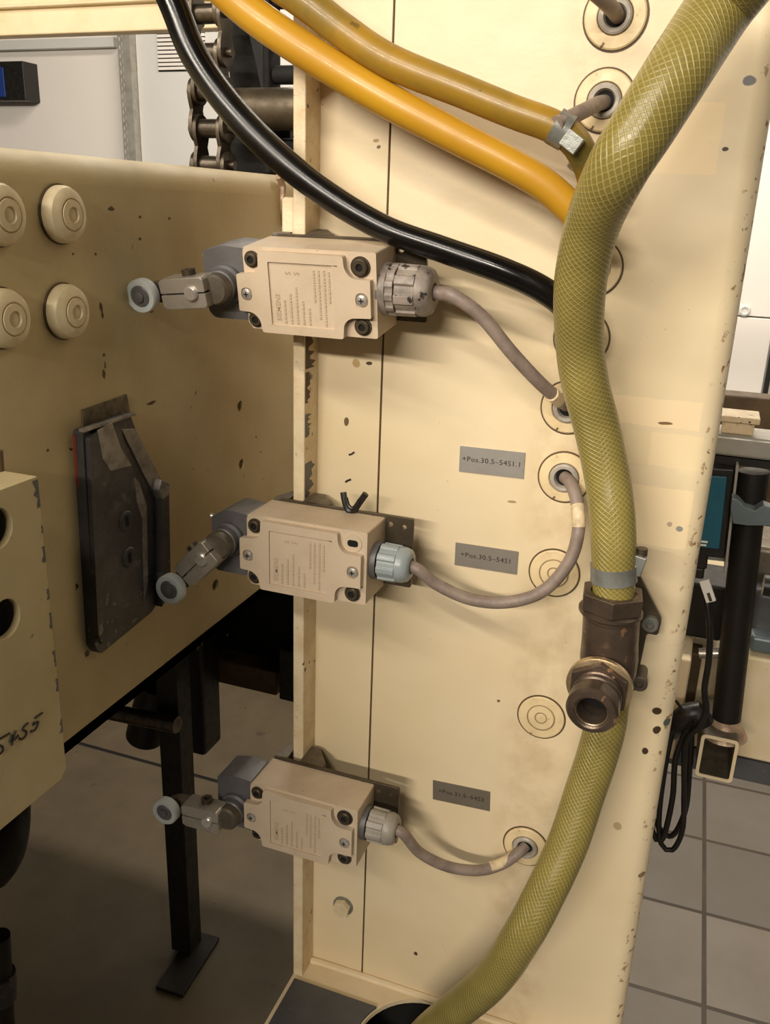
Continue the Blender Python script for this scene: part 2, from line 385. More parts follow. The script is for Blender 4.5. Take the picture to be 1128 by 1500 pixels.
# bottom shelf with the hose hole
HC = (-.131, -.053); HR = .050
b = MB(); b.prism([[(FX0, -.42), (.06, -.42), (.06, 0), (FX0, 0)], circ(HC[0], HC[1], HR, 48)], (0, 0, ZS), UX, UY, -UZ, .004); b.build('shelf', 'cream', col)
ang0 = math.asin((-.027 - HC[1]) / (HR + .001)); NA_ = 40
notch = [(HC[0] + (HR + .001) * math.cos(a), HC[1] + (HR + .001) * math.sin(a)) for a in [ang0 - (PI + 2 * ang0) * k / NA_ for k in range(NA_ + 1)]]
b = MB(); b.prism([[(-.249, -.42), (.05, -.42), (.05, -.027)] + notch + [(-.249, -.027)]], (0, 0, ZS + .0025), UX, UY, -UZ, .0022); b.build('cover_sheet', 'slate', col)
b = MB()
for a_, c_ in (((-.2, -.12), (-.06, -.118)), ((-.2, -.118), (-.198, -.002)), ((-.062, -.118), (-.06, -.002))): b.box((a_[0], a_[1], ZS - .2), (c_[0], c_[1], ZS - .005))
b.box((-.2, -.12, ZS - .202), (-.06, -.002, ZS - .2)); b.box((-.2, -.0028, ZS - .2), (-.06, -.0012, ZS - .0045)); b.build('hole_dark_box', 'void', col)  # added black box that keeps the hose hole dark
b = MB(); b.tube([(-.2445, -.003, ZS + .0005), (-.2, -.002, ZS + .001), (XR - .01, -.002, ZS + .001)], .003, 8, .02); b.build('shelf_weld', 'cream', col)
# lug on the flange where the beam guide was welded
b = MB(); b.box((-.262, -.020, -.036), (FX0, -.004, .0045)); b.build('guide_lug', 'cream_chipped', col, bevel=.002)
# dark patches of bare primer and scraped paint on the inner side of the flange
def scrape(v0, v1, seed, mat, wmax=.012):
    random.seed(seed); z0 = P(446, v0, -.018).z; z1 = P(446, v1, -.018).z
    pts = [( -.0205, z0)]; n = 12
    for i in range(n + 1):
        pts.append((-.0205 + wmax * (.25 + .75 * random.random()), z0 + (z1 - z0) * i / n))
    pts.append((-.0205, z1))
    q = MB(); q.prism([pts], (FX1, 0, 0), UY, UZ, UX, .00025); q.build('bare_paint_patch', mat, col, flat=True)
scrape(486, 540, 3, 'wood', .016); scrape(545, 590, 5, 'wood', .008); scrape(606, 640, 8, 'slate', .010); scrape(678, 728, 11, 'slate', .017)

# hex bolt on the strip, low
def hexpts(r, rot=0): return [(r * math.cos(PI / 3 * i + rot), r * math.sin(PI / 3 * i + rot)) for i in range(6)]
q = P(503, 1326, 0)
hb = thing('hex_bolt', 'small cream painted hex bolt low on the column strip under the lowest switch', 'bolt', (q.x, 0, q.z))
b = MB(); b.lathe([(0, .0088), (.0012, .0088), (.0012, .003)], (0, 0, 0), (0, -1, 0), 28); b.build('washer', 'zinc', hb, local=True)
b = MB(); b.prism([hexpts(.0075, .3)], (0, -.0012, 0), UX, UZ, -UY, .0055); b.build('head', 'plug_pale', hb, local=True, bevel=.0005)

# ================================================================== PLUG CAPS AND CABLE GROMMETS
def grommet(u, v, label, kind, group, R0=.0160):
    q = P(u, v, 0)
    t = thing('cable_grommet' if kind != 'plug' else 'plug_cap', label, 'grommet' if kind != 'plug' else 'plug cap', (q.x, 0, q.z), group=group)
    b = MB(); b.lathe([(0, R0 + .0011), (.0003, R0 + .0011), (.0003, R0 - .002)], (0, 0, 0), (0, -1, 0), 40); b.build('gasket', 'wood', t, local=True)
    if kind == 'plug':
        b = MB(); b.lathe([(0, R0), (.0010, R0), (.0014, R0 - .0006), (.0016, .0100), (.0010, .0097), (.0010, .0093), (.0020, .0088), (.0021, .0045), (.0015, .0041), (.0015, .0037), (.0020, .0033), (.0021, .0)], (0, 0, 0), (0, -1, 0), 40)
        cp0 = b.build('cap', 'plug', t, local=True, angle=25)
        for ra, rb2, yy in ((.0100, .0093, -.0014), (.0043, .0038, -.00185)):
            b = MB(); b.lathe([(0, ra), (.0003, ra), (.0003, rb2), (0, rb2)], (0, yy, 0), (0, -1, 0), 36, close=False); b.build('groove', 'grime', cp0, local=True)
    else:
        b = MB(); b.lathe([(0, R0), (.0012, R0), (.0020, R0 - .0008), (.0024, .0100), (.0018, .0096), (.0002, .0096)], (0, 0, 0), (0, -1, 0), 40)
        b.build('flange_ring', 'plug', t, local=True, angle=25)
        b = MB(); b.lathe([(.0002, .0095), (.0030, .0090), (.0036, .0080), (.0034, .0062), (.0005, .0052), (.0005, .001)], (0, 0, 0), (0, -1, 0), 36)
        b.build('insert_ring', 'insert', t, local=True, angle=25)
        b = MB(); b.lathe([(.0006, .0056), (.0008, .0056), (.0008, .0005)], (0, 0, 0), (0, -1, 0), 24); b.build('bore', 'void', t, local=True)
    return t
G1 = 'cable grommets down the column'; G2 = 'blank plug caps down the column'
grommet(902, 24, 'round cable grommet at the top edge of the column with a short grey cable end', 'label', G1, .0165)
grommet(886, 148, 'round cable grommet beside the yellow hose clamp with a grey cable leaving to the left', 'label', G1)
grommet(870, 392, 'blank cream plug cap half hidden behind the green braided hose, upper one', 'plug', G2)
grommet(852, 495, 'blank cream plug cap hidden but for its right rim behind the green hose', 'plug', G2)
grommet(832, 597, 'cable grommet where the cable of the top switch enters beside the green hose', 'label', G1)
grommet(827, 699, 'cable grommet right of the upper label plate where the middle switch cable enters', 'label', G1)
grommet(812, 839, 'blank cream plug cap right of the middle label plate behind the looping cable', 'plug', G2)
grommet(793, 1050, 'blank cream plug cap left of the bronze fitting with nothing in front of it', 'plug', G2)
grommet(770, 1239, 'lowest cable grommet on the column where the bottom switch cable enters', 'label', G1)

# ================================================================== LABEL PLATES
def label_plate(corners, text, label, mat):
    A, B_, C_, D_ = [P(u, v, 0) for u, v in corners]
    o = (A + B_ + C_ + D_) / 4; u = ((B_ - A) + (C_ - D_)).normalized(); v = UY.cross(u) * -1
    if v.z < 0: v = -v
    W = ((B_ - A).length + (C_ - D_).length) / 2; H = ((A - D_).length + (B_ - C_).length) / 2
    t = thing('label_plate', label, 'label', (o.x, 0, o.z), group='engraved grey label plates on the column')
    b = MB(); b.prism([[(-W / 2, -H / 2), (W / 2, -H / 2), (W / 2, H / 2), (-W / 2, H / 2)]], o, u, v, -UY, .0009); b.build('plate', mat, t, bevel=.0002)
    b = MB(); b.text(text, .0047, o - UY * .00095 + v * .0004, u, v, -UY, .00008, 1.05, 1.12); b.build('lettering', 'ink', t, flat=True)
label_plate(((675, 653), (770, 663), (767, 701), (672, 690)), '+Pos.30.5\u201354S1.1', 'light grey label plate reading +Pos.30.5-54S1.1, topmost of the three on the column', 'label')
label_plate(((668, 794), (760, 808), (757, 841), (666, 827)), '+Pos.30.5\u201354S1', 'grey label plate reading +Pos.30.5-54S1 beside the middle switch cable', 'label_mid')
label_plate(((635, 1142), (719, 1160), (717, 1187), (634, 1170)), '+Pos.31.5\u201354S3', 'dark grey label plate reading +Pos.31.5-54S3, lowest on the column', 'label_dark')

# ================================================================== LIMIT SWITCHES
MM = .001
def limit_switch(Z0, X0, tilt, lever_deg, label, gland, screw_tr=True, shaft=(-.0110, -.0225), gland_r=.012, gz=-.024, head_round=False):
    t = thing('limit_switch', label, 'limit switch', (X0, -.029, Z0), (tilt, 0, 0), group='roller lever limit switches clamped to the column flange')
    # housing
    hp = rounded([(4, -.5), (88, -.5), (88, -50), (6, -50), (3, -46), (3, -4)], [3, 1.5, 1.5, 1, 1, 3])
    b = MB(); b.prism([[(x * MM, z * MM) for x, z in hp]], (0, -.0015, 0), UX, UZ, -UY, .0325); b.build('housing', 'switch', t, local=True, bevel=.0008)
    # cover with four notches
    cp = [(15.5, -2.5), (69.5, -2.5), (70, -10), (74.5, -15), (85.8, -15.2), (85.8, -37), (73, -37.6), (68.8, -41), (68, -50.5), (14.8, -50.5), (13.6, -42.5), (9, -38.6), (0, -38.2), (0, -16.2), (11, -15.4), (15, -12)]
    cr = [1.5, 1.5, 4, 3, .8, .8, 3, 3, 1.5, 1.5, 3, 3, 1.2, 1.2, 2, 2]
    slot_l = rounded([(2.2, -24), (9.6, -24), (9.6, -31.6), (2.2, -31.6)], 3.6); slot_r = rounded([(76.4, -22.6), (84.3, -22.6), (84.3, -31), (76.4, -31)], 3.9)
    win = rounded([(21.5, -8.0), (62.5, -8.0), (62.5, -45.4), (21.5, -45.4)], .8, 2)
    sc = lambda L: [(x * MM, z * MM) for x, z in L]
    b = MB(); b.prism([sc(rounded(cp, cr)), sc(slot_l), sc(slot_r), sc(win)], (0, -.0340, 0), UX, UZ, -UY, .0047)
    b.prism([[(.043 + (x - .043) * .985, -.0265 + (z + .0265) * .975) for x, z in sc(rounded(cp, cr, 3))]], (0, -.0336, 0), UX, UZ, -UY, .0039)
    cov = b.build('cover', 'switch', t, local=True, bevel=.0004)
    b = MB(); b.text('SIEMENS', .0042, (.0262, -.0376, -.0345), UZ, -UX, -UY, .0002, 1.05, 1.0, .00006)
    b.text('S', .005, (.034, -.0376, -.014), UZ, -UX, -UY, .0002); b.text('S', .005, (.0395, -.0376, -.014), UZ, -UX, -UY, .0002)
    b.build('lettering', 'switch_mark', cov, local=True, flat=True)
    random.seed(5); b = MB()
    for k, (x, z0, z1) in enumerate(((.0305, -.044, -.030), (.0345, -.044, -.026), (.0385, -.044, -.022), (.0425, -.044, -.030), (.0465, -.044, -.034), (.0505, -.030, -.011), (.0535, -.040, -.011), (.0570, -.044, -.011), (.0600, -.030, -.012))):
        z = z0
        while z < z1:
            l_ = .0006 + random.random() * .0016; b.box((x - .0006, -.0379, z), (x + .0006, -.0375, min(z + l_, z1))); z += l_ + .0007
    b.build('raised_marks', 'switch_mark', cov, local=True, flat=True)
    # cover screws in the ears (cross head)
    for x, z in ((.0060, -.0278), (.0803, -.0268)):
        b = MB(); b.lathe([(0, .0037), (.0010, .0037), (.0020, .0030), (.0025, .0015), (.0026, 0)], (x, -.0372, z), (0, -1, 0), 24); s_ = b.build('cover_screw', 'steel', t, local=True)
        b = MB(); b.box((x - .0015, -.0400, z - .0003), (x + .0015, -.0396, z + .0003)); b.box((x - .0003, -.0400, z - .0015), (x + .0003, -.0396, z + .0015)); b.build('cross_slot', 'void', s_, local=True)
    # fixing screws in the corner notches
    for x, z, r, on in ((.0092, -.0080, .0042, 1), (.0785, -.0088, .0052, screw_tr), (.0790, -.0432, .0046, 1), (.0088, -.0440, .0042, 1)):
        b = MB(); b.lathe([(0, r + .0008), (.0007, r + .0008), (.0007, r - .0002)], (x, -.0340, z), (0, -1, 0), 28); b.build('counterbore', 'plate' if on else 'switch', t, local=True)
        if on:
            b = MB(); b.lathe([(0, r - .0004), (.0020, r - .0004), (.0025, r - .001), (.0025, .0022), (.0008, .002), (.0008, 0)], (x, -.0342, z), (0, -1, 0), 24); s_ = b.build('socket_screw', 'plate', t, local=True, angle=30)
            b = MB(); b.prism([hexpts(.0021)], (x, -.0356, z), UX, UZ, -UY, .0003); b.build('hex_socket', 'void', s_, local=True)
        else:
            b = MB(); b.prism([rounded([(x - .0036, z - .0022), (x + .0036, z - .0022), (x + .0036, z + .0022), (x - .0036, z + .0022)], .0022)], (0, -.0347, 0), UX, UZ, -UY, .0002); b.build('screw_hole', 'void', t, local=True)
    # head
    hd = rounded([(-26, -5), (-12, -1.5), (3.2, -2.5), (3.2, -46), (-22, -46), (-26, -42)] if not head_round else [(-25, -8), (-14, -1), (3.2, -2.5), (3.2, -46), (-22, -46), (-25, -42)], 2.5)
    b = MB(); b.prism([sc(hd)], (0, -.004, 0), UX, UZ, -UY, .0275); hdo = b.build('head', 'head', t, local=True, bevel=.0014, segs=3)
    b = MB(); b.lathe([(0, .0022), (.0014, .0022), (.0020, .0012), (.002, 0)], (-.0255, -.0285, -.0085), (-1, -.3, 0), 16); b.build('head_screw', 'steel', hdo, local=True)
    sx, sz = shaft
    b = MB(); b.lathe([(0, .0120), (.0035, .0120), (.0050, .0105), (.0095, .0100), (.0105, .0088)], (sx, -.0310, sz), (0, -1, 0), 32); b.build('shaft_boss', 'head', t, local=True)
    # lever, drawn pointing to -X and turned about the shaft
    Mr = Matrix.Translation((sx, 0, sz)) @ Matrix.Rotation(math.radians(-lever_deg), 4, 'Y')
    def rot(mb): bmesh.ops.transform(mb.bm, matrix=Mr, verts=mb.bm.verts); return mb
    b = MB(); H = .0092; gy = .0005
    up = [(-.0330, gy), (-.0020, gy), (-.0020, H - .0015), (-.0035, H), (-.0300, H), (-.0330, H - .0015)]
    b.prism([up], (0, -.0395, 0), UX, UZ, -UY, .0150); b.prism([[(x, -z) for x, z in up]], (0, -.0395, 0), UX, UZ, -UY, .0150)
    b.box((-.030, -.0525, -.0006), (-.004, -.0400, .0006))
    lv = rot(b).build('lever', 'alu', t, local=True, bevel=.0006)
    b = MB(); b.prism([[(-.0300, -.0068), (-.0300, .0076), (-.0370, .0070), (-.0440, .0060), (-.0500, .003), (-.0500, -.0035), (-.0440, -.0060), (-.0350, -.0066)]], (0, -.0400, 0), UX, UZ, -UY, .0062)
    rot(b).build('roller_arm', 'bracket', lv, local=True, bevel=.0008)
    b = MB(); b.lathe([(0, .0092), (.0085, .0092), (.0100, .0080)], (0, -.0385, 0), (0, -1, 0), 32); rot(b).build('shaft_collar', 'bracket', lv, local=True)
    b = MB(); b.lathe([(0, .0045), (.0018, .0045), (.0026, .0036), (.0026, 0)], (-.0110, -.0541, 0), (0, -1, 0), 24); sc_ = rot(b).build('clamp_screw', 'steel', lv, local=True)
    b = MB(); b.lathe([(0, .0042), (.0035, .0042), (.0035, .0022), (.0015, .0022), (.0015, 0)], (-.0165, -.0450, H), (0, 0, 1), 20); rot(b).build('top_screw', 'plate', lv, local=True)
    b = MB(); b.lathe([(0, .0055), (.0002, .0096), (.0010, .0103), (.0062, .0103), (.0072, .0096), (.0072, .0068), (.0060, .0060), (.0060, .003)], (-.0465, -.0500, 0), (0, -1, 0), 44); rl = rot(b).build('roller', 'nylon', t, local=True)
    b = MB(); b.lathe([(0, .0064), (.0068, .0064), (.0073, .0058), (.0073, .0038), (.0074, .0034), (.0088, .0032), (.0092, .0022), (.0092, 0)], (-.0465, -.0500, 0), (0, -1, 0), 32); rot(b).build('roller_pin', 'head', rl, local=True, angle=28)
    # gland
    gx = .0875; gyy = -.0190
    g = MB()
    K = 12; seg = 96
    def knurl(r, dr, n=K): return [r + (dr if (i * n * 2 // seg) % 2 == 0 else 0) for i in range(seg)]
    def ring(x0, x1, rr, re=None):
        vs = []; 
        for x, k in ((x0, 1), (x1, re or 1)):
            for i in range(seg):
                a = 2 * PI * i / seg; vs.append((x, gyy + rr[i] * k * math.cos(a), gz + rr[i] * k * math.sin(a)))
        fs = [(i, (i + 1) % seg, (i + 1) % seg + seg, i + seg) for i in range(seg)] + [tuple(reversed(range(seg))), tuple(range(seg, 2 * seg))]
        g.add(vs, fs)
    r = gland_r
    ring(gx - .001, gx + .0045, [r * 1.03] * seg)
    if gland == 'gland_dirty': ring(gx + .0045, gx + .0095, knurl(r * .98, r * .05))
    g.build('gland_base', 'gland_dirty' if gland == 'gland_dirty' else 'head', t, local=True, bevel=.0003)
    g = MB(); x1 = gx + (.0100 if gland == 'gland_dirty' else .0052)
    ring(x1, x1 + .012, knurl(r * .95, r * .09, 8), .98)
    g.lathe([(0, r * .98), (.0035, r * .97), (.0070, r * .86), (.0085, r * .66), (.0085, .005), (.004, .005)], (x1 + .012, gyy, gz), (1, 0, 0), 48)
    g.build('gland_cap', gland, t, local=True, bevel=.0004)
    t['gx'] = x1 + .0205
    # mounting plate and flange clamp
    b = MB(); b.prism([rounded([(.010, -.0475), (.1072, -.0475), (.1072, .0010), (.010, .0010)], .001, 2), circ(.0915, -.0048, .0017, 14), circ(.1010, -.0055, .0017, 14)], (0, .0012, 0), UX, UZ, -UY, .0026); b.build('mounting_plate', 'plate', t, local=True, bevel=.0002)
    b = MB(); b.prism([[(.0045, 0), (.0152, 0), (.0152, .021), (.0105, .021)]], (0, .0014, -.030), UX, UY, UZ, .0305); b.build('clamp_lug', 'bracket', t, local=True, bevel=.0006)
    b = MB(); b.prism([[(.0256, 0), (.0450, 0), (.0450, .006), (.0335, .022), (.0256, .022)]], (0, .0014, -.030), UX, UY, UZ, .0305); b.build('clamp_lug', 'bracket', t, local=True, bevel=.0006)
    return t
S1 = limit_switch(-.0180, -.2695, math.radians(9), 6, 'topmost beige limit switch with level roller lever and grimy ribbed grey cable gland', 'gland_dirty', gland_r=.0148, shaft=(-.0112, -.0245))
S2 = limit_switch(-.1910, -.2693, 0, 46, 'middle beige limit switch with roller lever angled down and blue-grey cable gland', 'gland_blue', screw_tr=False, shaft=(-.0120, -.0215), head_round=True)
S3 = limit_switch(-.3995, -.2705, 0, 2, 'lowest beige limit switch above the small hex bolt, with pale grey cable gland', 'gland_grey', shaft=(-.0105, -.0280), gz=-.0205)
def gland_pt(S, gz): return S.matrix_basis @ Vector((S['gx'], -.0190, gz))
E1, E2, E3 = gland_pt(S1, -.024), gland_pt(S2, -.024), gland_pt(S3, -.0205)
for S in (S1, S2, S3): del S['gx']

# ================================================================== SENSOR CABLES
def cable(pts, r, label, painted=None, name='sensor_cable'):
    t = thing(name, label, 'cable', tuple(pts[-1]), group=None)
    b = MB(); b.tube(pts, r, 20, .002); b.build('sheath', 'cable', t)
    if painted:
        b = MB(); b.tube(painted, r * 1.03, 20, .002); b.build('painted_section', 'cable_paint', t)
    return t
r_ = .0040
g5 = P(830, 594, -.0005)
cable([E1 + Vector((-.006, 0, 0)), E1 + Vector((.004, 0, -.0005)), P(665, 434, -.046), P(705, 463, -.043), P(750, 517, -.036), P(790, 560, -.026), P(822, 588, -.010), g5], r_,
      'grey cable from the topmost switch sloping down behind the green braided hose', painted=[P(809, 578, -.019), P(818, 585, -.0125), P(826, 591, -.006)])
g6 = P(827, 699, -.0005)
c2 = [E2 + Vector((-.006, 0, 0)), E2 + Vector((.004, 0, -.0015)), P(640, 856, -.044), P(690, 878, -.040), P(745, 882, -.036), P(795, 866, -.032), P(832, 826, -.028), P(847, 780, -.024), P(845, 735, -.016), P(836, 708, -.007), g6]
cable(c2, r_, 'grey cable looping down from the middle switch and back up to a grommet', painted=[P(848, 772, -.0232), P(848, 755, -.021), P(846, 740, -.0175)])
g7 = P(770, 1239, -.0005)
cable([E3 + Vector((-.006, 0, 0)), E3 + Vector((.004, 0, -.001)), P(615, 1249, -.040), P(655, 1269, -.032), P(700, 1275, -.024), P(735, 1266, -.014), P(760, 1249, -.006), g7], r_,
      'short grey cable sagging from the lowest switch to the lowest grommet', painted=[P(718, 1271, -.019), P(735, 1265, -.0138), P(752, 1255, -.008)])
cable([P(885, 150, -.0005), P(876, 152, -.010), P(860, 160, -.024), P(838, 171, -.040), P(815, 182, -.052)], .0040, 'short grey cable from the second grommet to the yellow hose clamp')
cable([P(905, 24, -.0005), P(898, 14, -.012), P(886, 2, -.024), P(868, -14, -.034)], .0040, 'short grey cable rising from the topmost grommet out of the picture')

# ================================================================== HOSES
hose_pts = [P(1120, -75, -.090), P(1062, 0, -.075), P(1025, 55, -.085), P(990, 110, -.098), P(943, 185, -.105), P(903, 250, -.105), P(867, 333, -.085), P(850, 417, -.072), P(849, 500, -.058), P(857, 560, -.052), P(874, 625, -.046), P(888, 690, -.046), P(896, 745, -.050), P(899, 800, -.052), P(899, 850, -.052), P(899, 885, -.052)]
HD = .0129
b = MB(); b.tube(hose_pts, [.0158, .0152, .0150, .0148, .0146, .0142] + [.0134] * 2 + [HD] * 6 + [.0122, .0120], 40, .003); tag(b.build('braided_hose', 'braid'), 'thick olive green braided hose hanging from top right down into the bronze fitting', 'hose')
low = [P(893, 1010, -.038), P(887, 1060, -.042), P(874, 1110, -.045), P(857, 1160, -.050), P(832, 1235, -.062), P(800, 1305, -.075), P(765, 1370, -.084), P(715, 1440, -.078), Vector((-.131, -.055, ZS + .012)), Vector((-.134, -.05, ZS - .04)), Vector((-.136, -.05, ZS - .12))]
b = MB(); b.tube(low, HD, 40, .003); tag(b.build('braided_hose', 'braid'), 'olive green braided hose running from below the bronze fitting into the shelf hole', 'hose')
y1 = [P(260, -80, -.045), P(340, -4, -.045), P(400, 43, -.045), P(480, 95, -.044), P(571, 149, -.043), P(679, 206, -.042), P(745, 240, -.040), P(800, 273, -.037), P(846, 316, -.033), P(875, 350, -.028)]
b = MB(); b.tube(y1, [.0098, .0098, .0098, .0096, .0094, .0088, .0086, .0086, .0084, .0084], 32, .004); tag(b.build('yellow_hose', 'yellow'), 'bright amber yellow hose sweeping from top left to behind the green hose', 'hose')
y2 = [P(330, -75, -.045), P(440, -2, -.045), P(505, 47, -.045), P(571, 90, -.045), P(679, 134, -.045), P(750, 163, -.045), P(805, 183, -.044), P(838, 203, -.042), P(858, 235, -.038), P(868, 268, -.030)]
b = MB(); b.tube(y2, [.0092, .0092, .0090, .0088, .0084, .0083, .0083, .0080, .0076, .0076], 32, .004); tag(b.build('yellow_hose', 'olive'), 'darker olive amber hose running above the bright yellow one into a steel clamp', 'hose')
# its clamp
cp_ = P(822, 190, -.0435); ax = (P(838, 203, -.042) - P(805, 183, -.044)).normalized()
hc = thing('hose_clamp', 'small zinc band clamp round the olive amber hose end', 'hose clamp', tuple(cp_), group='hose clamps')
b = MB(); b.lathe([(-.0042, .0086), (-.0042, .0094), (.0042, .0092), (.0042, .0084)], cp_, ax, 36, close=False); b.build('band', 'zinc', hc, bevel=0)
b = MB(); q = P(838, 208, -.052); b.box((-.005, -.003, -.0045), (.005, .003, .0045), Matrix.Translation(q) @ Matrix.Rotation(.6, 4, 'Y')); b.build('screw_lug', 'zinc', hc, bevel=.0006)
b = MB(); b.lathe([(0, .0026), (.0022, .0026), (.0022, .001)], q, (0, -1, 0), 16); b.build('screw', 'plate', hc)
q = P(843, 250, -.02)
b = MB(); b.cyl(q, q + Vector((.006, .004, .014)), .0055, seg=24); tag(b.build('hose_fitting', 'zinc', bevel=.0006), 'small zinc fitting behind the bend of the olive amber hose', 'fitting')
k1 = [P(205, -95, -.050), P(251, 0, -.050), P(283, 78, -.050), P(330, 148, -.050), P(395, 218, -.049), P(470, 279, -.047), P(560, 333, -.045), P(650, 366, -.043), P(735, 396, -.040), P(795, 424, -.035), P(832, 455, -.028), P(850, 500, -.018)]
b = MB(); b.tube(k1, [.0083] * 5 + [.0078] + [.0074] * 6, 32, .004)
kh = b.build('black_hose', 'black_gloss'); tag(kh, 'glossy black hose curving from top left down behind the green braided hose', 'hose')

# ================================================================== BRONZE FITTING
vx, vy = -.0285, -.052
vf = thing('bronze_tee_fitting', 'tarnished bronze elbow fitting with hex nut and open threaded outlet under the green hose', 'pipe fitting', (vx, 0, -.262))
top = P(898, 868, vy)
b = MB(); b.prism([hexpts(.0192, PI / 6 + .12), circ(0, 0, .0126, 24)], (top.x, vy, top.z + .001), UX, UY, -UZ, .0105)
b.build('hex_nut', 'bronze', vf, bevel=.0008)
b = MB(); b.lathe([(0, .0150), (.0018, .0186), (.0034, .0186), (.0048, .0168), (.0060, .0166)], (top.x, vy, top.z - .0088), (0, 0, -1), 44); b.build('nut_flange', 'bronze', vf)
b = MB(); zt = top.z - .013
b.lathe([(0, .0166), (.020, .0166), (.030, .0172), (.040, .0165), (.048, .0135), (.052, .008), (.053, 0)], (top.x + .0005, vy + .003, zt), (.06, .0, -1), 44); b.build('body', 'bronze', vf)
oc = Vector((top.x + .001, vy, -.2580)); oa = Vector((-.03, -1, -.10)).normalized()
b = MB(); b.lathe([(0, .0150), (.016, .0162), (.0180, .0170)], oc, oa, 44); b.build('outlet_neck', 'bronze', vf)
b = MB(); b.lathe([(.0170, .0165), (.0176, .0192), (.0206, .0192), (.0212, .0180)], oc, oa, 44); 
b.build('outlet_collar', 'bronze_bright', vf)
e1 = UX - oa * UX.dot(oa); e1.normalize(); e2 = oa.cross(e1)
b = MB(); b.prism([hexpts(.0184, PI / 6)], oc + oa * .0190, e1, e2, oa, .0060); b.build('outlet_hex', 'bronze', vf, bevel=.0008)
b = MB(); prof = [(.0230, .0140), (.0250, .0160), (.0268, .0160), (.0274, .0150), (.0290, .0150), (.0296, .0160), (.0318, .0160), (.0326, .0150), (.0342, .0150), (.0350, .0162), (.0440, .0164), (.0460, .0150), (.0466, .0118), (.0460, .0108), (.0448, .0096), (.0430, .0090), (.030, .0086), (.022, .0086)]
prof = [(t_, r_ * .90) for t_, r_ in prof]
b.lathe(prof, oc, oa, 48, close=False); b.build('threaded_outlet', 'bronze', vf, angle=28)
b = MB(); b.lathe([(.0442, .0118), (.0456, .0112), (.0462, .0100), (.0450, .0088), (.0430, .0086)], oc, oa, 44, close=False); b.build('bright_lip', 'bronze_bright', vf)
b = MB(); b.lathe([(.0300, .0085), (.0300, 0)], oc, oa, 32, close=False); b.lathe([(.036, .0088), (.037, .0074), (.038, .0088)], oc, oa, 32, close=False); b.build('bore', 'void', vf)
b = MB(); q0 = P(905, 800, -.012); q1 = P(932, 830, -.012); q2 = P(970, 905, -.012); q3 = P(964, 928, -.012); q4 = P(948, 925, -.012); q5 = P(930, 1010, -.012); q6 = P(885, 1010, -.012)
b.prism([rounded([(q.x, q.z) for q in (q0, q1, q2, q3, q4, q5, q6)], .002)], (0, -.012, 0), UX, UZ, -UY, .003); bp = b.build('bracket_plate', 'plate', vf, bevel=.0004)
for (u, v, r, nm, mt) in ((953, 912, .0050, 'bracket_screw', 'zinc'), (937, 998, .0052, 'bracket_screw', 'bracket')):
    q = P(u, v, -.016)
    b = MB(); b.cyl((q.x, 0, q.z), (q.x, -.0155, q.z), .0040, seg=16); b.lathe([(0, r), (.0045, r), (.0052, r * .85), (.0052, r * .5), (.0030, r * .45), (.0030, 0)], (q.x, -.0155, q.z), (0, -1, 0), 28); b.build(nm, mt, bp, angle=28)
# clamp on the green hose
cc = P(899, 838, -.052); ax = (P(899, 850, -.052) - P(899, 825, -.052)).normalized()
hc = thing('hose_clamp', 'zinc band clamp round the green braided hose just above the bronze nut', 'hose clamp', tuple(cc), group='hose clamps')
b = MB(); b.lathe([(-.0048, .0124), (-.0050, .0134), (-.003, .0132), (.003, .0132), (.0050, .0134), (.0048, .0124)], cc, ax, 40, close=False); b.build('band', 'zinc', hc)
q = P(934, 825, -.050)
b = MB(); b.box((-.003, -.005, -.006), (.004, .005, .006), Matrix.Translation(q) @ Matrix.Rotation(.2, 4, 'Y')); b.build('screw_lug', 'zinc', hc, bevel=.0008)
b = MB(); b.lathe([(0, .0032), (.004, .0032), (.004, .0012)], q + Vector((.0015, 0, .0055)), (0, 0, 1), 16); b.build('screw', 'plate', hc)

# ================================================================== BLACK ZIP TIE AND PEN MARKS
b = MB()
b.tube([P(503, 721, -.030), P(505, 734, -.031), P(510, 747, -.0315), P(518, 748, -.0315), P(526, 737, -.031), P(536, 723, -.030)], .0022, 8, .001)
b.tube([P(507, 729, -.0335), P(511, 741, -.034), P(518, 744, -.034), P(527, 732, -.033)], .0013, 8, .001)
tag(b.build('zip_tie', 'black'), 'black V shaped zip tie tail sticking out above the middle switch', 'zip tie')
def stroke(segs, r, label, Y=-.0003, mat='ink', name='pen_mark'):
    b = MB()
    for pts in segs: b.tube([P(u, v, Y) for u, v in pts], r, 6, .001)
    b.build(name, mat, col)
stroke([[(511, 666), (515, 665), (519, 662)]], .0006, ''); stroke([[(506, 706), (509, 704), (514, 702)]], .0007, '')

# ================================================================== MOVING BEAM ON THE LEFT
BX = -.335; BT = .0225; BB = -.325
bt = thing('machine_beam', 'large shaded cream steel beam on the left with rounded top edge', 'machine beam', (BX - .1, -.3, BB))
yA, yB = -1.70, .165  # near end stretched out of view so the beam shades the tray
holes = []
for u, v, r in ((352, 595, .0042), (354, 680, .0042), (316, 857, .0046), (305, 828, .0028)):
    q = PX(u, v, BX); holes.append(circ(q.y, q.z, r, 18))
RB = .016
b = MB(); b.prism([[(yA, BB), (yB, BB), (yB, BT - RB), (yA, BT - RB)]] + holes, (BX, 0, 0), UY, UZ, -UX, .004)
arc = [(BX - RB + RB * math.cos(a), BT - RB + RB * math.sin(a)) for a in [PI / 2 * k / 10 for k in range(11)]]
prof = arc + [(BX - 1.3, BT), (BX - 1.3, BT - .008), (BX - RB, BT - .008), (BX - .008, BT - RB)]  # body widened out of view, also to shade the tray
b.prism([prof], (0, yA, 0), UX, UZ, UY, yB - yA)
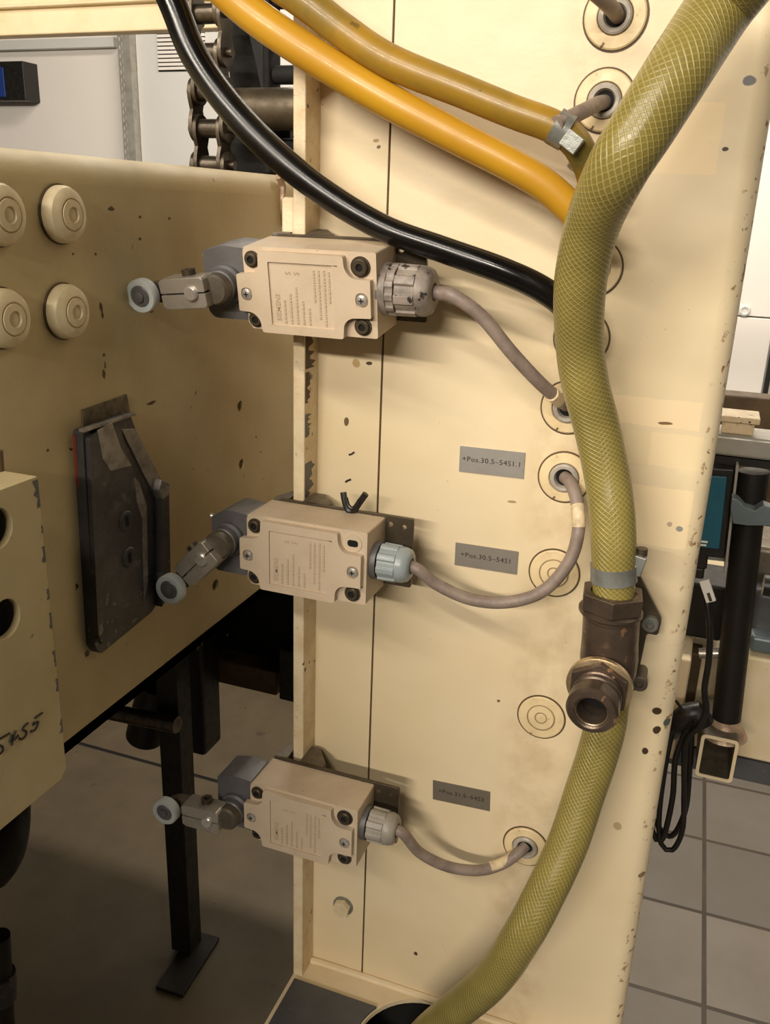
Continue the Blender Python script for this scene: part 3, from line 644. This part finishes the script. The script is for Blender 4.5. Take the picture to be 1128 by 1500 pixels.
b.box((BX - 1.3, yA, BB), (BX, yB, BB + .008)); b.box((BX - 1.3, yA, BB), (BX - 1.292, yB, BT)); b.box((BX - 1.3, yB - .006, BB), (BX - .004, yB, BT - .004))
bmesh.ops.remove_doubles(b.bm, verts=b.bm.verts, dist=.00005)
b.build('beam_body', 'beam', bt, angle=40)
b = MB(); b.box((BX - .0055, yA, BB + .01), (BX - .0045, yB - .01, BT - .01)); b.build('beam_hole_shade', 'void', bt)  # added black sheet painting the shade inside the beam holes
# dirty weld at the end
b = MB(); b.tube([PX(408, 258, BX + .001), PX(414, 272, BX + .001), PX(413, 300, BX + .001), PX(416, 330, BX + .001)], .003, 8, .004); b.build('weld_bead', 'weld', bt)
# ragged lower lip
b = MB()
random.seed(4)
for u, v, a_, c_ in ((148, 450, .0016, .003), (150, 462, .0012, .002), (152, 520, .0011, .0012), (152, 548, .0014, .0034), (154, 535, .0008, .002), (107, 372, .0009, .0009), (163, 306, .003, .0014), (140, 372, .0009, .0009),
                     (222, 455, .0022, .0012), (248, 320, .0016, .001), (205, 318, .0012, .001), (205, 350, .0014, .0011), (222, 590, .006, .0010), (120, 672, .0012, .001), (70, 660, .0011, .001), (127, 958, .0022, .0028), (375, 640, .0009, .001), (382, 662, .0009, .001), (333, 930, .0012, .0012), (290, 950, .0014, .0022), (296, 944, .001, .0018)):
    q = PX(u, v, BX)
    n = 9; b.prism([[(q.y + a_ * math.cos(2 * PI * k / n) * (.6 + .6 * random.random()), q.z + c_ * math.sin(2 * PI * k / n) * (.6 + .6 * random.random())) for k in range(n)]], (BX, 0, 0), UY, UZ, UX, .00015)
b.build('paint_chips', 'wood', bt, flat=True)
# domed bolts
def dome(u, v, label):
    q = PX(u, v, BX)
    t = thing('domed_bolt_cap', label, 'bolt cap', (BX, q.y, q.z), group='four domed bolt caps on the beam')
    R0 = .0148
    b = MB(); b.lathe([(0, R0 + .0008), (.0012, R0 + .0008), (.0012, R0 - .002)], (0, 0, 0), (1, 0, 0), 40); b.build('washer', 'wood', t, local=True)
    b = MB(); b.lathe([(.0010, R0), (.0045, R0), (.0070, R0 - .0012), (.0088, R0 - .0042), (.0092, .0086), (.0082, .0084), (.0082, .0079), (.0096, .0076), (.0100, .0042), (.0090, .0038), (.0088, .0034), (.0092, .0028), (.0094, 0)], (0, 0, 0), (1, 0, 0), 44); b.build('cap', 'plug_pale', t, local=True, angle=30)
dome(86, 314, 'domed cream bolt cap on the beam, upper right of the group of four')
dome(92, 456, 'domed cream bolt cap on the beam, lower right of the group of four')
dome(-8, 314, 'domed cream bolt cap on the beam, upper left one cut by the picture edge')
dome(0, 466, 'domed cream bolt cap on the beam, lower left one cut by the picture edge')

# cam block on the beam
def yz(u, v, x): q = PX(u, v, x); return (q.y, q.z)
cb = thing('cam_block', 'dark worn steel cam block bolted to the beam with scuffed top and two slotted screws', 'cam block', (BX, -.1, -.265))
XB = BX + .007
b = MB(); b.prism([rounded([yz(121, 632, XB), yz(190, 606, XB), yz(207, 650, XB), yz(237, 712, XB), yz(240, 870, XB), yz(222, 897, XB), yz(148, 958, XB), yz(140, 948, XB)], .002)], (BX, 0, 0), UY, UZ, UX, .007)
blk = b.build('block', 'rubber_pad', cb, bevel=.0014)
XB2 = XB + .0030
b = MB(); b.prism([rounded([yz(131, 640, XB2), yz(158, 622, XB2), yz(176, 625, XB2), yz(192, 680, XB2), yz(204, 712, XB2), yz(216, 738, XB2), yz(217, 895, XB2), yz(152, 946, XB2), yz(144, 930, XB2)], .003)], (XB - .001, 0, 0), UY, UZ, UX, .0040)
b.build('wear_plate', 'rubber_pad', cb, bevel=.0014)
b = MB(); b.prism([[yz(142, 630, XB2), yz(163, 618, XB2), yz(176, 655, XB2), yz(192, 682, XB2), yz(162, 690, XB2), yz(150, 672, XB2)]], (XB2 - .0002, 0, 0), UY, UZ, UX, .0009)
b.build('scuffed_patch', 'pad_worn', cb, bevel=.0004)
b = MB(); b.prism([[yz(175, 628, XB), yz(196, 628, XB), yz(236, 706, XB), yz(226, 728, XB)]], (XB - .0002, 0, 0), UY, UZ, UX, .0014)
b.build('scuffed_edge', 'pad_worn', cb, bevel=.0004)
b = MB(); b.prism([[yz(226, 730, XB), yz(238, 714, XB), yz(241, 868, XB), yz(228, 888, XB)]], (XB - .0002, 0, 0), UY, UZ, UX, .0055)
b.build('side_rail', 'rubber_pad', cb, bevel=.0008)
b = MB(); b.prism([[yz(115, 628, XB), yz(193, 603, XB), yz(194, 607, XB), yz(116, 633, XB)]], (XB - .0002, 0, 0), UY, UZ, UX, .0035)
b.build('top_lip', 'pad_worn', cb, bevel=.0003)
b = MB(); b.prism([[yz(196, 700, XB2), yz(203, 706, XB2), yz(214, 740, XB2), yz(216, 850, XB2), yz(210, 880, XB2), yz(208, 760, XB2), yz(200, 735, XB2)]], (XB2 - .0002, 0, 0), UY, UZ, UX, .0006)
b.build('rubbed_strip', 'pad_worn', cb, flat=True)
b = MB(); b.prism([[yz(224, 700, XB), yz(237, 706, XB), yz(236, 722, XB), yz(226, 730, XB), yz(220, 716, XB)]], (XB + .001, 0, 0), UY, UZ, UX, .0058)
b.build('chipped_corner', 'pad_worn', cb, bevel=.0008)
for u, v in ((184, 763), (188, 816)):
    q = PX(u, v, XB2); b = MB(); b.lathe([(0, .0068), (.0005, .0068), (.0014, .0058), (.0010, 0)], (XB2, q.y, q.z), (1, 0, 0), 30); s_ = b.build('slotted_screw', 'rubber_pad', cb)
    b = MB(); b.box((XB2 + .0010, q.y - .0011, q.z - .0034), (XB2 + .0018, q.y + .0011, q.z + .0034)); b.build('slot', 'void', s_)
b = MB(); b.prism([[yz(106, 636, BX), yz(116, 632, BX), yz(138, 950, BX), yz(128, 942, BX)]], (BX, 0, 0), UY, UZ, UX, .002); b.build('red_edge', 'red', cb)
b = MB(); b.prism([[yz(119, 600, BX), yz(184, 577, BX), yz(189, 606, BX), yz(119, 626, BX)]], (BX, 0, 0), UY, UZ, UX, .0012); b.build('tape_strip', 'tape', cb, bevel=.0003)

# perforated box at the far left
GX = -.272
pb = thing('perforated_bracket', 'cream folded bracket at the far left with two round holes and handwritten 54S5', 'bracket', (GX, -.35, -.27))
tr = PX(58, 696, GX); br = PX(95, 1132, GX)
hl = []
for u, v, r in ((-4, 775, .0090), (8, 907, .0090)): q = PX(u, v, GX); hl.append(circ(q.y, q.z, r, 30))
zt_, zb_ = tr.z, br.z - .002
ye = (tr.y + br.y) / 2
b = MB(); b.prism([[(-.62, zb_), (ye - .004, zb_), (ye, zb_ + .004), (ye, zt_), (-.62, zt_)]] + hl, (GX, 0, 0), UY, UZ, -UX, .004)
b.box((BX + .001, -.62, zt_ - .003), (GX - .004, ye, zt_)); b.build('folded_plate', 'beam', pb, bevel=.0005)
b = MB(); b.box((GX - .014, -.62, zb_ + .004), (GX - .012, ye - .004, zt_ - .006)); b.build('bracket_hole_shade', 'void', pb)  # added black sheet, shade painted behind the two bracket holes
b = MB()
random.seed(9)
for v0, v1, wd_ in ((700, 742, .0055), (770, 782, .0012), (802, 826, .0026), (868, 884, .0020), (905, 930, .0024), (965, 990, .0018), (1010, 1030, .0022), (1075, 1096, .0026)):
    z0 = PX(60, v0, GX).z; z1 = PX(60, v1, GX).z; n = 6
    pts = [(ye, z0)] + [(ye - wd_ * (.3 + .7 * random.random()) * (1 - .6 * k / n if wd_ > .005 else 1), z0 + (z1 - z0) * k / n) for k in range(n + 1)] + [(ye, z1)]
    b.prism([pts], (GX, 0, 0), UY, UZ, UX, .0002)
b.build('paint_chips', 'slate', pb, flat=True)
HW = [[(0, 1082), (7, 1078), (14, 1074)], [(0, 1092), (4, 1094), (4, 1100), (0, 1104)], [(18, 1076), (14, 1086), (20, 1084), (27, 1077)], [(23, 1070), (19, 1082), (17, 1092)],
      [(41, 1059), (35, 1064), (33, 1069), (38, 1071), (38, 1077), (32, 1083), (28, 1081)], [(62, 1044), (56, 1048), (51, 1052)], [(50, 1058), (48, 1062), (53, 1058), (56, 1057), (54, 1064), (50, 1070), (45, 1071)]]
b = MB()
for s_ in HW: b.tube([PX(u, v, GX + .0002) for u, v in s_], .00055, 6, .001)
b.build('handwriting', 'ink', pb)
b = MB(); b.cyl(PX(1, 716, GX - .02), PX(-3, 660, GX - .02), .0022, seg=12); tag(b.build('thin_rod', 'wood'), 'thin rusty rod standing on the bracket at the left picture edge', 'rod')

# ================================================================== BACKGROUND, UPPER LEFT
def pbox(u0, v0, u1, v1, y, depth):
    a = P(u0, v0, y); c = P(u1, v1, y); return (min(a.x, c.x), y, min(a.z, c.z)), (max(a.x, c.x), y + depth, max(a.z, c.z))
# cream cross beam
b = MB(); a = P(270, 43, .35); b.box((-1.35, .35, a.z), (a.x + .06, .37, a.z + .12)); b.box((-1.35, .343, a.z + .026), (a.x + .06, .35, a.z + .030)); tag(b.build('cross_beam', 'cream', bevel=.003), 'horizontal cream cross beam behind the hoses at the top left', 'beam')
# perforated upright on the wall
ux = P(185, 140, WY - .06); 
pu = thing('perforated_upright', 'galvanised perforated upright strip against the white wall', 'upright', (ux.x, WY, -.3))
b = MB(); wv = .035
holes = []
b = MB(); zz = -.3; hs = []
while zz < .72:
    for k, xo in enumerate((-.020, -.008)): hs.append([(xo - .004, zz + k * .012), (xo + .004, zz + k * .012), (xo + .004, zz + k * .012 + .015), (xo - .004, zz + k * .012 + .015)])
    zz += .030
b.prism([[(-.028, -.33), (.000, -.33), (.000, .75), (-.028, .75)]] + hs, (ux.x, WY - .06, 0), UX, UZ, UY, .003); b.build('front_face', 'galv', pu, flat=True)
b = MB(); b.box((ux.x, WY - .06, -.33), (ux.x + .030, WY, .75)); b.build('side_face', 'galv', pu)
b = MB(); b.box((ux.x - .026, WY - .03, -.33), (ux.x, WY - .028, .75)); b.build('backing', 'dark', pu)
# lower tone panel right of the upright, with grille
a = P(212, 245, WY - .02); b = MB(); b.box((ux.x + .032, WY - .02, -1.6), (-.35, WY - .004, .9)); wd = thing('cabinet_door', 'pale grey cabinet door with ventilation slots behind the chain', 'cabinet', (-1.1, WY, -1.6)); b.build('door_panel', 'wall_grey', wd)
(g0, g1) = pbox(229, 45, 300, 101, WY - .03, .01)
b = MB()
n = 10; hgt = (g1[2] + .006 - g0[2]) / n
for k in range(n): b.box((g0[0], WY - .028, g0[2] + k * hgt), (g1[0], WY - .019, g0[2] + k * hgt + hgt * .68))
b.build('grille_slats', 'wall', wd)
b = MB(); b.box((g0[0] - .004, WY - .0215, g0[2] - .006), (g1[0], WY - .0195, g1[2] + .07)); b.build('grille_recess', 'dark', wd)
# wall conduit shelf / rail at wall top and the switch box
(g0, g1) = pbox(-90, 92, 38, 147, WY - .09, .09)
eb = thing('wall_switch_box', 'black and blue electrical box on the white wall at the left edge', 'electrical box', (g0[0], WY, g0[2]))
b = MB(); b.box((g0[0], WY - .09, g0[2]), (g1[0], WY, g1[2])); b.build('housing', 'black', eb, bevel=.004)
(h0, h1) = pbox(-80, 100, 8, 142, WY - .094, .006); b = MB(); b.box((h0[0], WY - .094, h0[2]), (h1[0], WY - .088, h1[2])); b.build('blue_front', 'blue', eb, bevel=.002)
b = MB(); a = P(0, 62, WY - .03); c = P(165, 52, WY - .03); b.box((a.x - .4, WY - .03, a.z - .03), (c.x, WY, a.z + .008)); tag(b.build('cable_duct', 'wall_grey', bevel=.003), 'pale grey cable duct high on the wall under the cross beam', 'duct')

# ================================================================== ROLLER CHAIN
CY = .25; pitch = .0322
ch0 = P(306, 20, CY); ch1 = P(305, 235, CY)
nch = 9
chain = thing('roller_chain', 'oily steel roller chain hanging behind the black hose at the top left', 'chain', (ch0.x, CY, ch1.z - .05))
for k in range(nch):
    z = ch0.z + .0644 - k * pitch; x = ch0.x
    b = MB(); b.cyl((x - .0105, CY, z), (x + .0105, CY, z), .0085, seg=24); b.cyl((x - .024, CY, z), (x + .024, CY, z), .0042, seg=16); b.build('roller', 'chain', chain)
    for sgn in (-1, 1):
        xo = x + sgn * (.0125 if k % 2 else .0165)
        n = 36; out = []
        for i in range(n):
            a = 2 * PI * i / n; yy = math.cos(a); ss = math.sin(a)
            zz = ss * (pitch / 2 + .0125); wdt = .0125 * (1 - .30 * math.exp(-(zz / .006) ** 2)) * (math.sqrt(max(0, 1 - max(0, (abs(zz) - pitch / 2) / .0125) ** 2)) if abs(zz) > pitch / 2 else 1)
            out.append((CY + math.copysign(wdt, yy) if abs(yy) > 1e-6 else CY, z - pitch / 2 + zz))
        b = MB(); b.prism([out], (xo - .002, 0, 0), UY, UZ, UX, .004); b.build('link_plate', 'chain', chain, bevel=.0006)
# dark sprocket bracket behind
q = lambda u, v, y=.31: (P(u, v, y).x, P(u, v, y).z)
b = MB(); b.prism([[q(322, -40), q(348, -40), q(362, 40), q(376, 100), q(386, 150), q(425, 176), q(425, 330), q(328, 330), q(326, 180), q(338, 130), q(330, 60)]], (0, .31, 0), UX, UZ, UY, .03)
sb = b.build('sprocket_bracket', 'soot', bevel=.001); tag(sb, 'black steel bracket plate behind the roller chain', 'bracket')
a = P(360, 160, .27); c = P(440, 160, .27)
b = MB(); b.cyl((a.x - .01, .27, a.z), (c.x + .12, .27, a.z), .0185, seg=36); tag(b.build('steel_shaft', 'plate'), 'dull olive steel shaft running into the column behind the black hose', 'shaft')
# second chain by the column
b = MB(); x = P(420, 90, .30).x
sc2 = thing('roller_chain', 'black roller chain glimpsed between yellow hose and column flange', 'chain', (x, .30, .05))
for k in range(6):
    z = P(408, 110, .30).z + (k - 2) * pitch
    b = MB(); b.cyl((x - .016, .30, z), (x + .03, .30, z), .0085, seg=20); b.build('roller', 'soot', sc2)
b = MB(); zc_ = P(408, 110, .30).z; b.box((x - .020, .287, zc_ - .09), (x - .012, .313, zc_ + .16)); b.build('link_plate', 'soot', sc2, bevel=.003)

# ================================================================== BELOW THE BEAM
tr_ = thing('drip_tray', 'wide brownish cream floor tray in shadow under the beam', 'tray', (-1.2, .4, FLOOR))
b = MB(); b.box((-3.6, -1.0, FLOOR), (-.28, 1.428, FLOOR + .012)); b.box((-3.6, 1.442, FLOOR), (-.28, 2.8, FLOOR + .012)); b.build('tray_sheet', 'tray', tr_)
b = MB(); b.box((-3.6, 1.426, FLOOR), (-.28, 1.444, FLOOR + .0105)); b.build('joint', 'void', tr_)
zt2 = FLOOR + .012
post = thing('post_with_foot', 'black square steel post standing on a rectangular foot plate under the beam', 'post', (-.945, .84, zt2))
f0 = PZ(280, 1372, zt2); fa = [PZ(282, 1366, zt2), PZ(322, 1377, zt2), PZ(268, 1463, zt2), PZ(228, 1450, zt2)]
yN, yF = fa[3].y, fa[0].y; xa, xb = fa[3].x, fa[2].x
b = MB(); b.prism([[(p.x, p.y) for p in fa]], (0, 0, zt2), UX, UY, UZ, .010); b.build('foot_plate', 'dark', post, bevel=.002)
pc = PZ(272, 1390, zt2); 
b = MB(); b.box((pc.x - .026, pc.y - .02, zt2 + .008), (pc.x + .026, pc.y + .03, -.70)); b.build('upright', 'dark', post, bevel=.002)
hy = thing('hydraulic_unit', 'dark oily hydraulic unit hanging in shadow below the beam', 'machine unit', (-.9, .9, -.9))
a = P(200, 985, .95); c = P(300, 1110, .95)
b = MB(); b.box((a.x, .95, c.z), (c.x, 1.03, -.35)); b.build('block', 'dark', hy, bevel=.01)
b = MB(); b.cyl(P(212, 1080, .95), P(232, 1000, .95), .045, seg=28); b.build('cylinder', 'dark', hy, bevel=.004)
b = MB(); b.cyl(P(160, 1042, .8), P(260, 1062, .8), .018, seg=16); b.build('pipe', 'chain', hy)
b = MB(); b.box((-2.2, 1.1, -1.04), (-.26, 1.16, -.336)); tag(b.build('gap_shade_panel', 'void'), 'added black panel standing in for the shade in the gap behind the beam', 'machine panel')  # black sheet added where the gap under the beam lies in shade
b = MB(); b.box((-2.2, .18, -.335), (-.262, 1.16, -.302)); tag(b.build('tray_light_blocker', 'dark'), 'added dark deck of the machine behind and below the beam', 'blocker')  # added plate hidden behind the beam, blocks lamp light from the tray
a = P(300, 962, 1.04); c = P(405, 1020, 1.04)
b = MB(); b.box((a.x + .02, 1.04, c.z), (c.x, 1.098, a.z)); tag(b.build('cross_rail', 'wood', bevel=.004), 'dusty brown cross rail dimly visible under the beam', 'rail')
a = P(408, 950, 1.02); c = P(432, 1030, 1.02)
b = MB(); b.box((a.x, 1.02, c.z), (c.x + .1, 1.09, a.z)); tag(b.build('cross_rail', 'dark', bevel=.004), 'short dark rail end next to the column flange', 'rail')
b = MB(); b.tube([P(14, 1182, .25), P(12, 1215, .22), P(4, 1250, .2), P(-12, 1275, .2)], .028, 20, .01); tag(b.build('dark_elbow_pipe', 'dark'), 'dark elbow pipe half hidden below the perforated bracket', 'pipe')
lp = thing('dark_lever_end', 'dark steel lever end at the bottom left picture edge', 'lever', (P(0, 1500, .2).x, .2, P(0, 1500, .2).z))
b = MB(); b.cyl(P(0, 1370, .2), P(2, 1520, .2), .014, .020, seg=20); b.build('rod', 'dark', lp)
b = MB(); b.cyl(P(0, 1425, .2), P(2, 1462, .2), .022, seg=24); b.build('collar', 'rubber_pad', lp, bevel=.002)

# ================================================================== RIGHT SIDE
YR = .35
# wall door panel seen right of the column
b = MB(); a = P(1068, 600, WY - .03); c = P(1128, 455, WY - .03)
dr = thing('cabinet_door', 'white cabinet door with a round key lock right of the column', 'cabinet', (.3, WY, FLOOR))
b.box((-.1, WY - .03, FLOOR), (P(1118, 560, WY - .03).x, WY - .004, P(1110, 466, WY - .03).z)); b.build('door_panel', 'wall', dr, bevel=.003)
b = MB(); b.box((-.1, WY - .03, P(1110, 464, WY - .03).z), (.9, WY - .002, 1.2)); b.build('upper_panel', 'wall', dr, bevel=.003)
q = P(1091, 455, WY - .03); b = MB(); b.lathe([(0, .020), (.004, .020), (.007, .015), (.007, .011), (.004, .010), (.004, 0)], q, (0, -1, 0), 32); lk = b.build('key_lock', 'wall_grey', dr, angle=25)
b = MB(); a = P(1121, 560, WY - .04); b.box((a.x, WY - .05, -1.7), (a.x + .014, WY - .004, P(1121, 466, WY - .03).z)); b.build('door_edge', 'dark', dr)
# steel rail, running left-right
a = P(1060, 640, YR); c = P(1060, 684, YR)
rl = thing('steel_rail', 'horizontal galvanised steel rail right of the column carrying the small controller', 'rail', (.2, YR, c.z))
zr = P(1090, 640, YR).z; zr2 = P(1090, 672, YR).z
b = MB(); b.box((-.05, YR, zr2), (.7, YR + .05, zr)); b.build('square_tube', 'galv', rl, bevel=.004)
b = MB(); b.box((-.05, YR + .002, zr2 - .008), (.7, YR + .048, zr2 - .0005)); b.build('lower_strip', 'dark', rl)
a = P(1060, 610, YR + .02); c = P(1103, 632, YR + .02)
b = MB(); b.box((a.x, YR + .008, zr), (c.x, YR + .04, a.z + .002)); b.box((a.x - .004, YR + .004, a.z - .002), (c.x + .004, YR + .044, a.z + .004)); b.build('top_bracket', 'cream_chipped', rl, bevel=.001)
# round post
a = P(1104, 690, YR + .03); c = P(1062, 1072, YR + .03)
pt = thing('round_post', 'black round tube post welded to a cut square tube right of the column', 'post', tuple(c))
b = MB(); b.cyl(c, a, .0150, seg=32); b.build('tube', 'dark', pt)
b = MB(); b.lathe([(-.004, .024), (.002, .021), (.010, .0165), (.018, .0152)], c, a - c, 24); b.build('weld_collar', 'weld', pt)
# square tube open end
s0 = P(1022, 1076, YR); s1 = P(1078, 1145, YR); S_ = .0
xa, xb = P(1022, 1110, YR).x, P(1079, 1110, YR).x; za, zb = P(1050, 1079, YR).z, P(1050, 1142, YR).z
b = MB(); b.prism([rounded([(xa, zb), (xb, zb), (xb, za), (xa, za)], .005), rounded([(xa + .0035, zb + .0035), (xb - .0035, zb + .0035), (xb - .0035, za - .0035), (xa + .0035, za - .0035)], .003)], (0, YR, 0), UX, UZ, UY, .085)
sq = b.build('square_tube', 'bracket', bevel=.0006); tag(sq, 'cut open end of a square steel tube below the round post', 'tube')
b = MB(); b.prism([rounded([(xa, zb), (xb, zb), (xb, za), (xa, za)], .005), rounded([(xa + .0035, zb + .0035), (xb - .0035, zb + .0035), (xb - .0035, za - .0035), (xa + .0035, za - .0035)], .003)], (0, YR - .0012, 0), UX, UZ, UY, .001)
r0 = b.build('cut_edge', 'cream', sq)
# controller
a = P(1000, 690, YR - .02); 
ct = thing('small_controller', 'small black controller with teal face mounted below the steel rail', 'controller', (P(1040, 815, YR).x, YR, P(1040, 815, YR).z))
Rz = Matrix.Translation(P(1035, 750, YR)) @ Matrix.Rotation(math.radians(-3), 4, 'Y')
w2, h2 = .0215, .0455
b = MB(); b.box((-w2 - .012, -.006, -h2), (w2, .03, h2 + .002), Rz); b.build('housing', 'black', ct, bevel=.002)
b = MB(); b.box((-w2 - .006, -.0072, -h2 + .010), (w2 - .006, -.005, h2 - .006), Rz); fc = b.build('teal_face', 'teal', ct, bevel=.001)
b = MB(); b.box((w2 + .0005, -.014, -h2 - .012), (w2 + .003, .03, h2 + .008), Rz); b.build('side_plate', 'galv', ct, bevel=.0004)
b = MB(); b.box((-.012, -.0076, -h2 + .0155), (.004, -.0073, -h2 + .0175), Rz); b.box((-.010, -.0076, -h2 + .0120), (.003, -.0073, -h2 + .0138), Rz); b.build('white_print', 'white', fc)
b = MB(); b.box((-.020, .0, -h2 - .016), (.006, .02, -h2), Rz); b.box((-.017, .002, -h2 - .028), (.004, .018, -h2 - .016), Rz); b.build('connector', 'black', ct, bevel=.002)
b = MB(); b.box((w2 - .03, .03, -h2 - .016), (w2 + .016, .034, h2 - .01), Rz); b.build('back_plate', 'galv', ct)
# cable with white marker
kc = thing('black_cable', 'black cable with white marker tag hanging from the controller and coiled below', 'cable', tuple(P(1000, 1240, YR - .03)))
cp2 = [P(1034, 855, YR + .0), P(1036, 880, YR - .01), P(1040, 925, YR - .015), P(1038, 970, YR - .015), P(1032, 1010, YR - .015), P(1035, 1040, YR - .015), P(1024, 1065, YR - .015), P(1004, 1090, YR - .01), P(1002, 1160, YR), P(1000, 1215, YR), P(985, 1245, YR), P(968, 1235, YR), P(966, 1190, YR), P(975, 1120, YR), P(985, 1070, YR)]
b = MB(); b.tube(cp2, [.0034] * 6 + [.003] * 9, 14, .006); b.build('cable_run', 'black', kc)
b = MB(); b.tube([P(1010, 1060, YR), P(990, 1110, YR), P(985, 1170, YR), P(970, 1230, YR), P(955, 1215, YR), P(958, 1150, YR), P(972, 1090, YR), P(1005, 1052, YR)], .0032, 12, .006); b.build('coil', 'black', kc)
b = MB(); b.tube([P(1014, 1060, YR + .01), P(1010, 1130, YR + .01), P(1003, 1190, YR + .01), P(980, 1225, YR + .02), P(950, 1180, YR + .02), P(962, 1110, YR + .01), P(990, 1065, YR + .01)], .0032, 12, .006); b.build('coil', 'black', kc)
b = MB(); b.tube([P(985, 1068, YR + .02), P(1000, 1052, YR), P(1018, 1042, YR), P(1030, 1060, YR)], .012, 14, .006); b.build('cable_bundle', 'black', kc)
b = MB(); b.tube([P(1004, 1046, YR - .01), P(990, 1026, YR - .01)], .0016, 8, .006); b.build('tie_tail', 'black', kc)
q0 = P(1032, 850, YR - .018); q1 = P(1042, 880, YR - .02)
dq = (q1 - q0).normalized(); sq_ = dq.cross(UY).normalized()
b = MB(); b.prism([[(-.0048, -.001), (.0048, -.001), (.0048, (q1 - q0).length), (-.0048, (q1 - q0).length)]], q0, sq_, dq, -UY, .004); b.build('marker_print', 'wall_grey', kc) if False else None; mk = b.build('marker_tag', 'white', kc, bevel=.0006)
b = MB(); b.prism([[(-.0015, .012), (.0015, .012), (.0015, .021), (-.0015, .021)]], q0 - UY * .0041, sq_, dq, -UY, .0002); b.build('marker_print', 'plate', mk, flat=True)
# blue grey curved pipe
pb2 = thing('blue_grey_bracket_arm', 'blue-grey painted arm crossing in front of the round post', 'arm', tuple(P(1100, 750, YR - .03)))
q = lambda u, v: (P(u, v, YR - .03).x, P(u, v, YR - .03).z)
b = MB(); b.prism([[q(1072, 727), q(1082, 731), q(1092, 742), q(1105, 746), (q(1118, 738)), q(1128, 742), q(1150, 748), q(1150, 772), q(1120, 768), q(1095, 768), q(1074, 765), q(1070, 745)]], (0, YR - .035, 0), UX, UZ, UY, .018); b.build('arm', 'bluegrey', pb2, bevel=.005, segs=4)
# cream base and stuff
cbz = thing('cream_machine_base', 'cream painted machine base right of the column behind the round post', 'machine base', (.3, .55, -.8))
YB = .46
zb0 = P(1100, 962, YB).z; zb1 = P(1100, 1113, YB).z
b = MB(); b.box((-.02, YB, zb1), (.8, YB + .5, zb0)); b.build('base_box', 'cream', cbz, bevel=.004)
a = P(1020, 1000, YB - .03)
b = MB(); q = P(1018, 940, YB - .07); b.box((-.05, YB - .07, zb1 + .02), (q.x, YB, zb0 + .015)); b.build('side_block', 'cream', cbz, bevel=.003)
b = MB(); b.box((q.x - .001, YB - .03, zb1 + .03), (q.x + .012, YB, zb0 + .005)); b.build('rusty_gap', 'wood', cbz, bevel=.002)
b = MB(); b.box((-.02, YB + .0, zb1 - .03), (.8, YB + .48, zb1 - .001)); b.build('shadow_slab', 'slate', cbz)  # dark slab standing in for the floor shadow under the base
# motor and clutter above base
mt_ = thing('gear_motor', 'dark grey cast gear motor standing on the cream base', 'motor', (P(1110, 940, YB + .05).x, YB + .1, zb0))
(g0, g1) = pbox(1090, 800, 1180, 945, YB + .06, .12)
b = MB(); b.box((P(1088, 950, YB + .03).x, YB + .03, zb0 + .001), (.8, YB + .16, P(1110, 862, YB + .03).z)); b.build('housing', 'slate', mt_, bevel=.012)
b = MB(); b.box((P(1095, 950, YB + .015).x, YB + .005, zb0 + .003), (.8, YB + .04, P(1110, 930, YB + .01).z)); b.build('foot', 'bluegrey', mt_, bevel=.006)
b = MB(); b.box((P(1096, 850, YB + .06).x, YB + .06, P(1100, 862, YB + .06).z), (.8, YB + .15, P(1110, 800, YB + .06).z)); b.build('terminal_box', 'bracket', mt_, bevel=.008)
b = MB(); b.cyl((P(1118, 850, YB).x, YB - .01, P(1118, 852, YB).z), (P(1118, 850, YB).x + .1, YB - .01, P(1118, 852, YB).z), .012, seg=18); b.build('cable_entry', 'black', mt_)
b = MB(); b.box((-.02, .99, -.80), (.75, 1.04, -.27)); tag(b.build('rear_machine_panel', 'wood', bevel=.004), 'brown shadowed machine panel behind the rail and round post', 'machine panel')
b = MB(); b.box((-.01, YB - .012, P(1000, 925, YB).z), (P(1062, 900, YB).x, YB + .06, P(1000, 845, YB).z)); tag(b.build('dark_junction_box', 'dark', bevel=.004), 'dark box behind the white marker tag and black cable', 'box')
b = MB(); b.cyl(P(1024, 957, YB - .04), P(1062, 957, YB - .04), .006, seg=16); tag(b.build('bright_pin', 'steel'), 'short bright steel pin behind the black cable', 'pin')
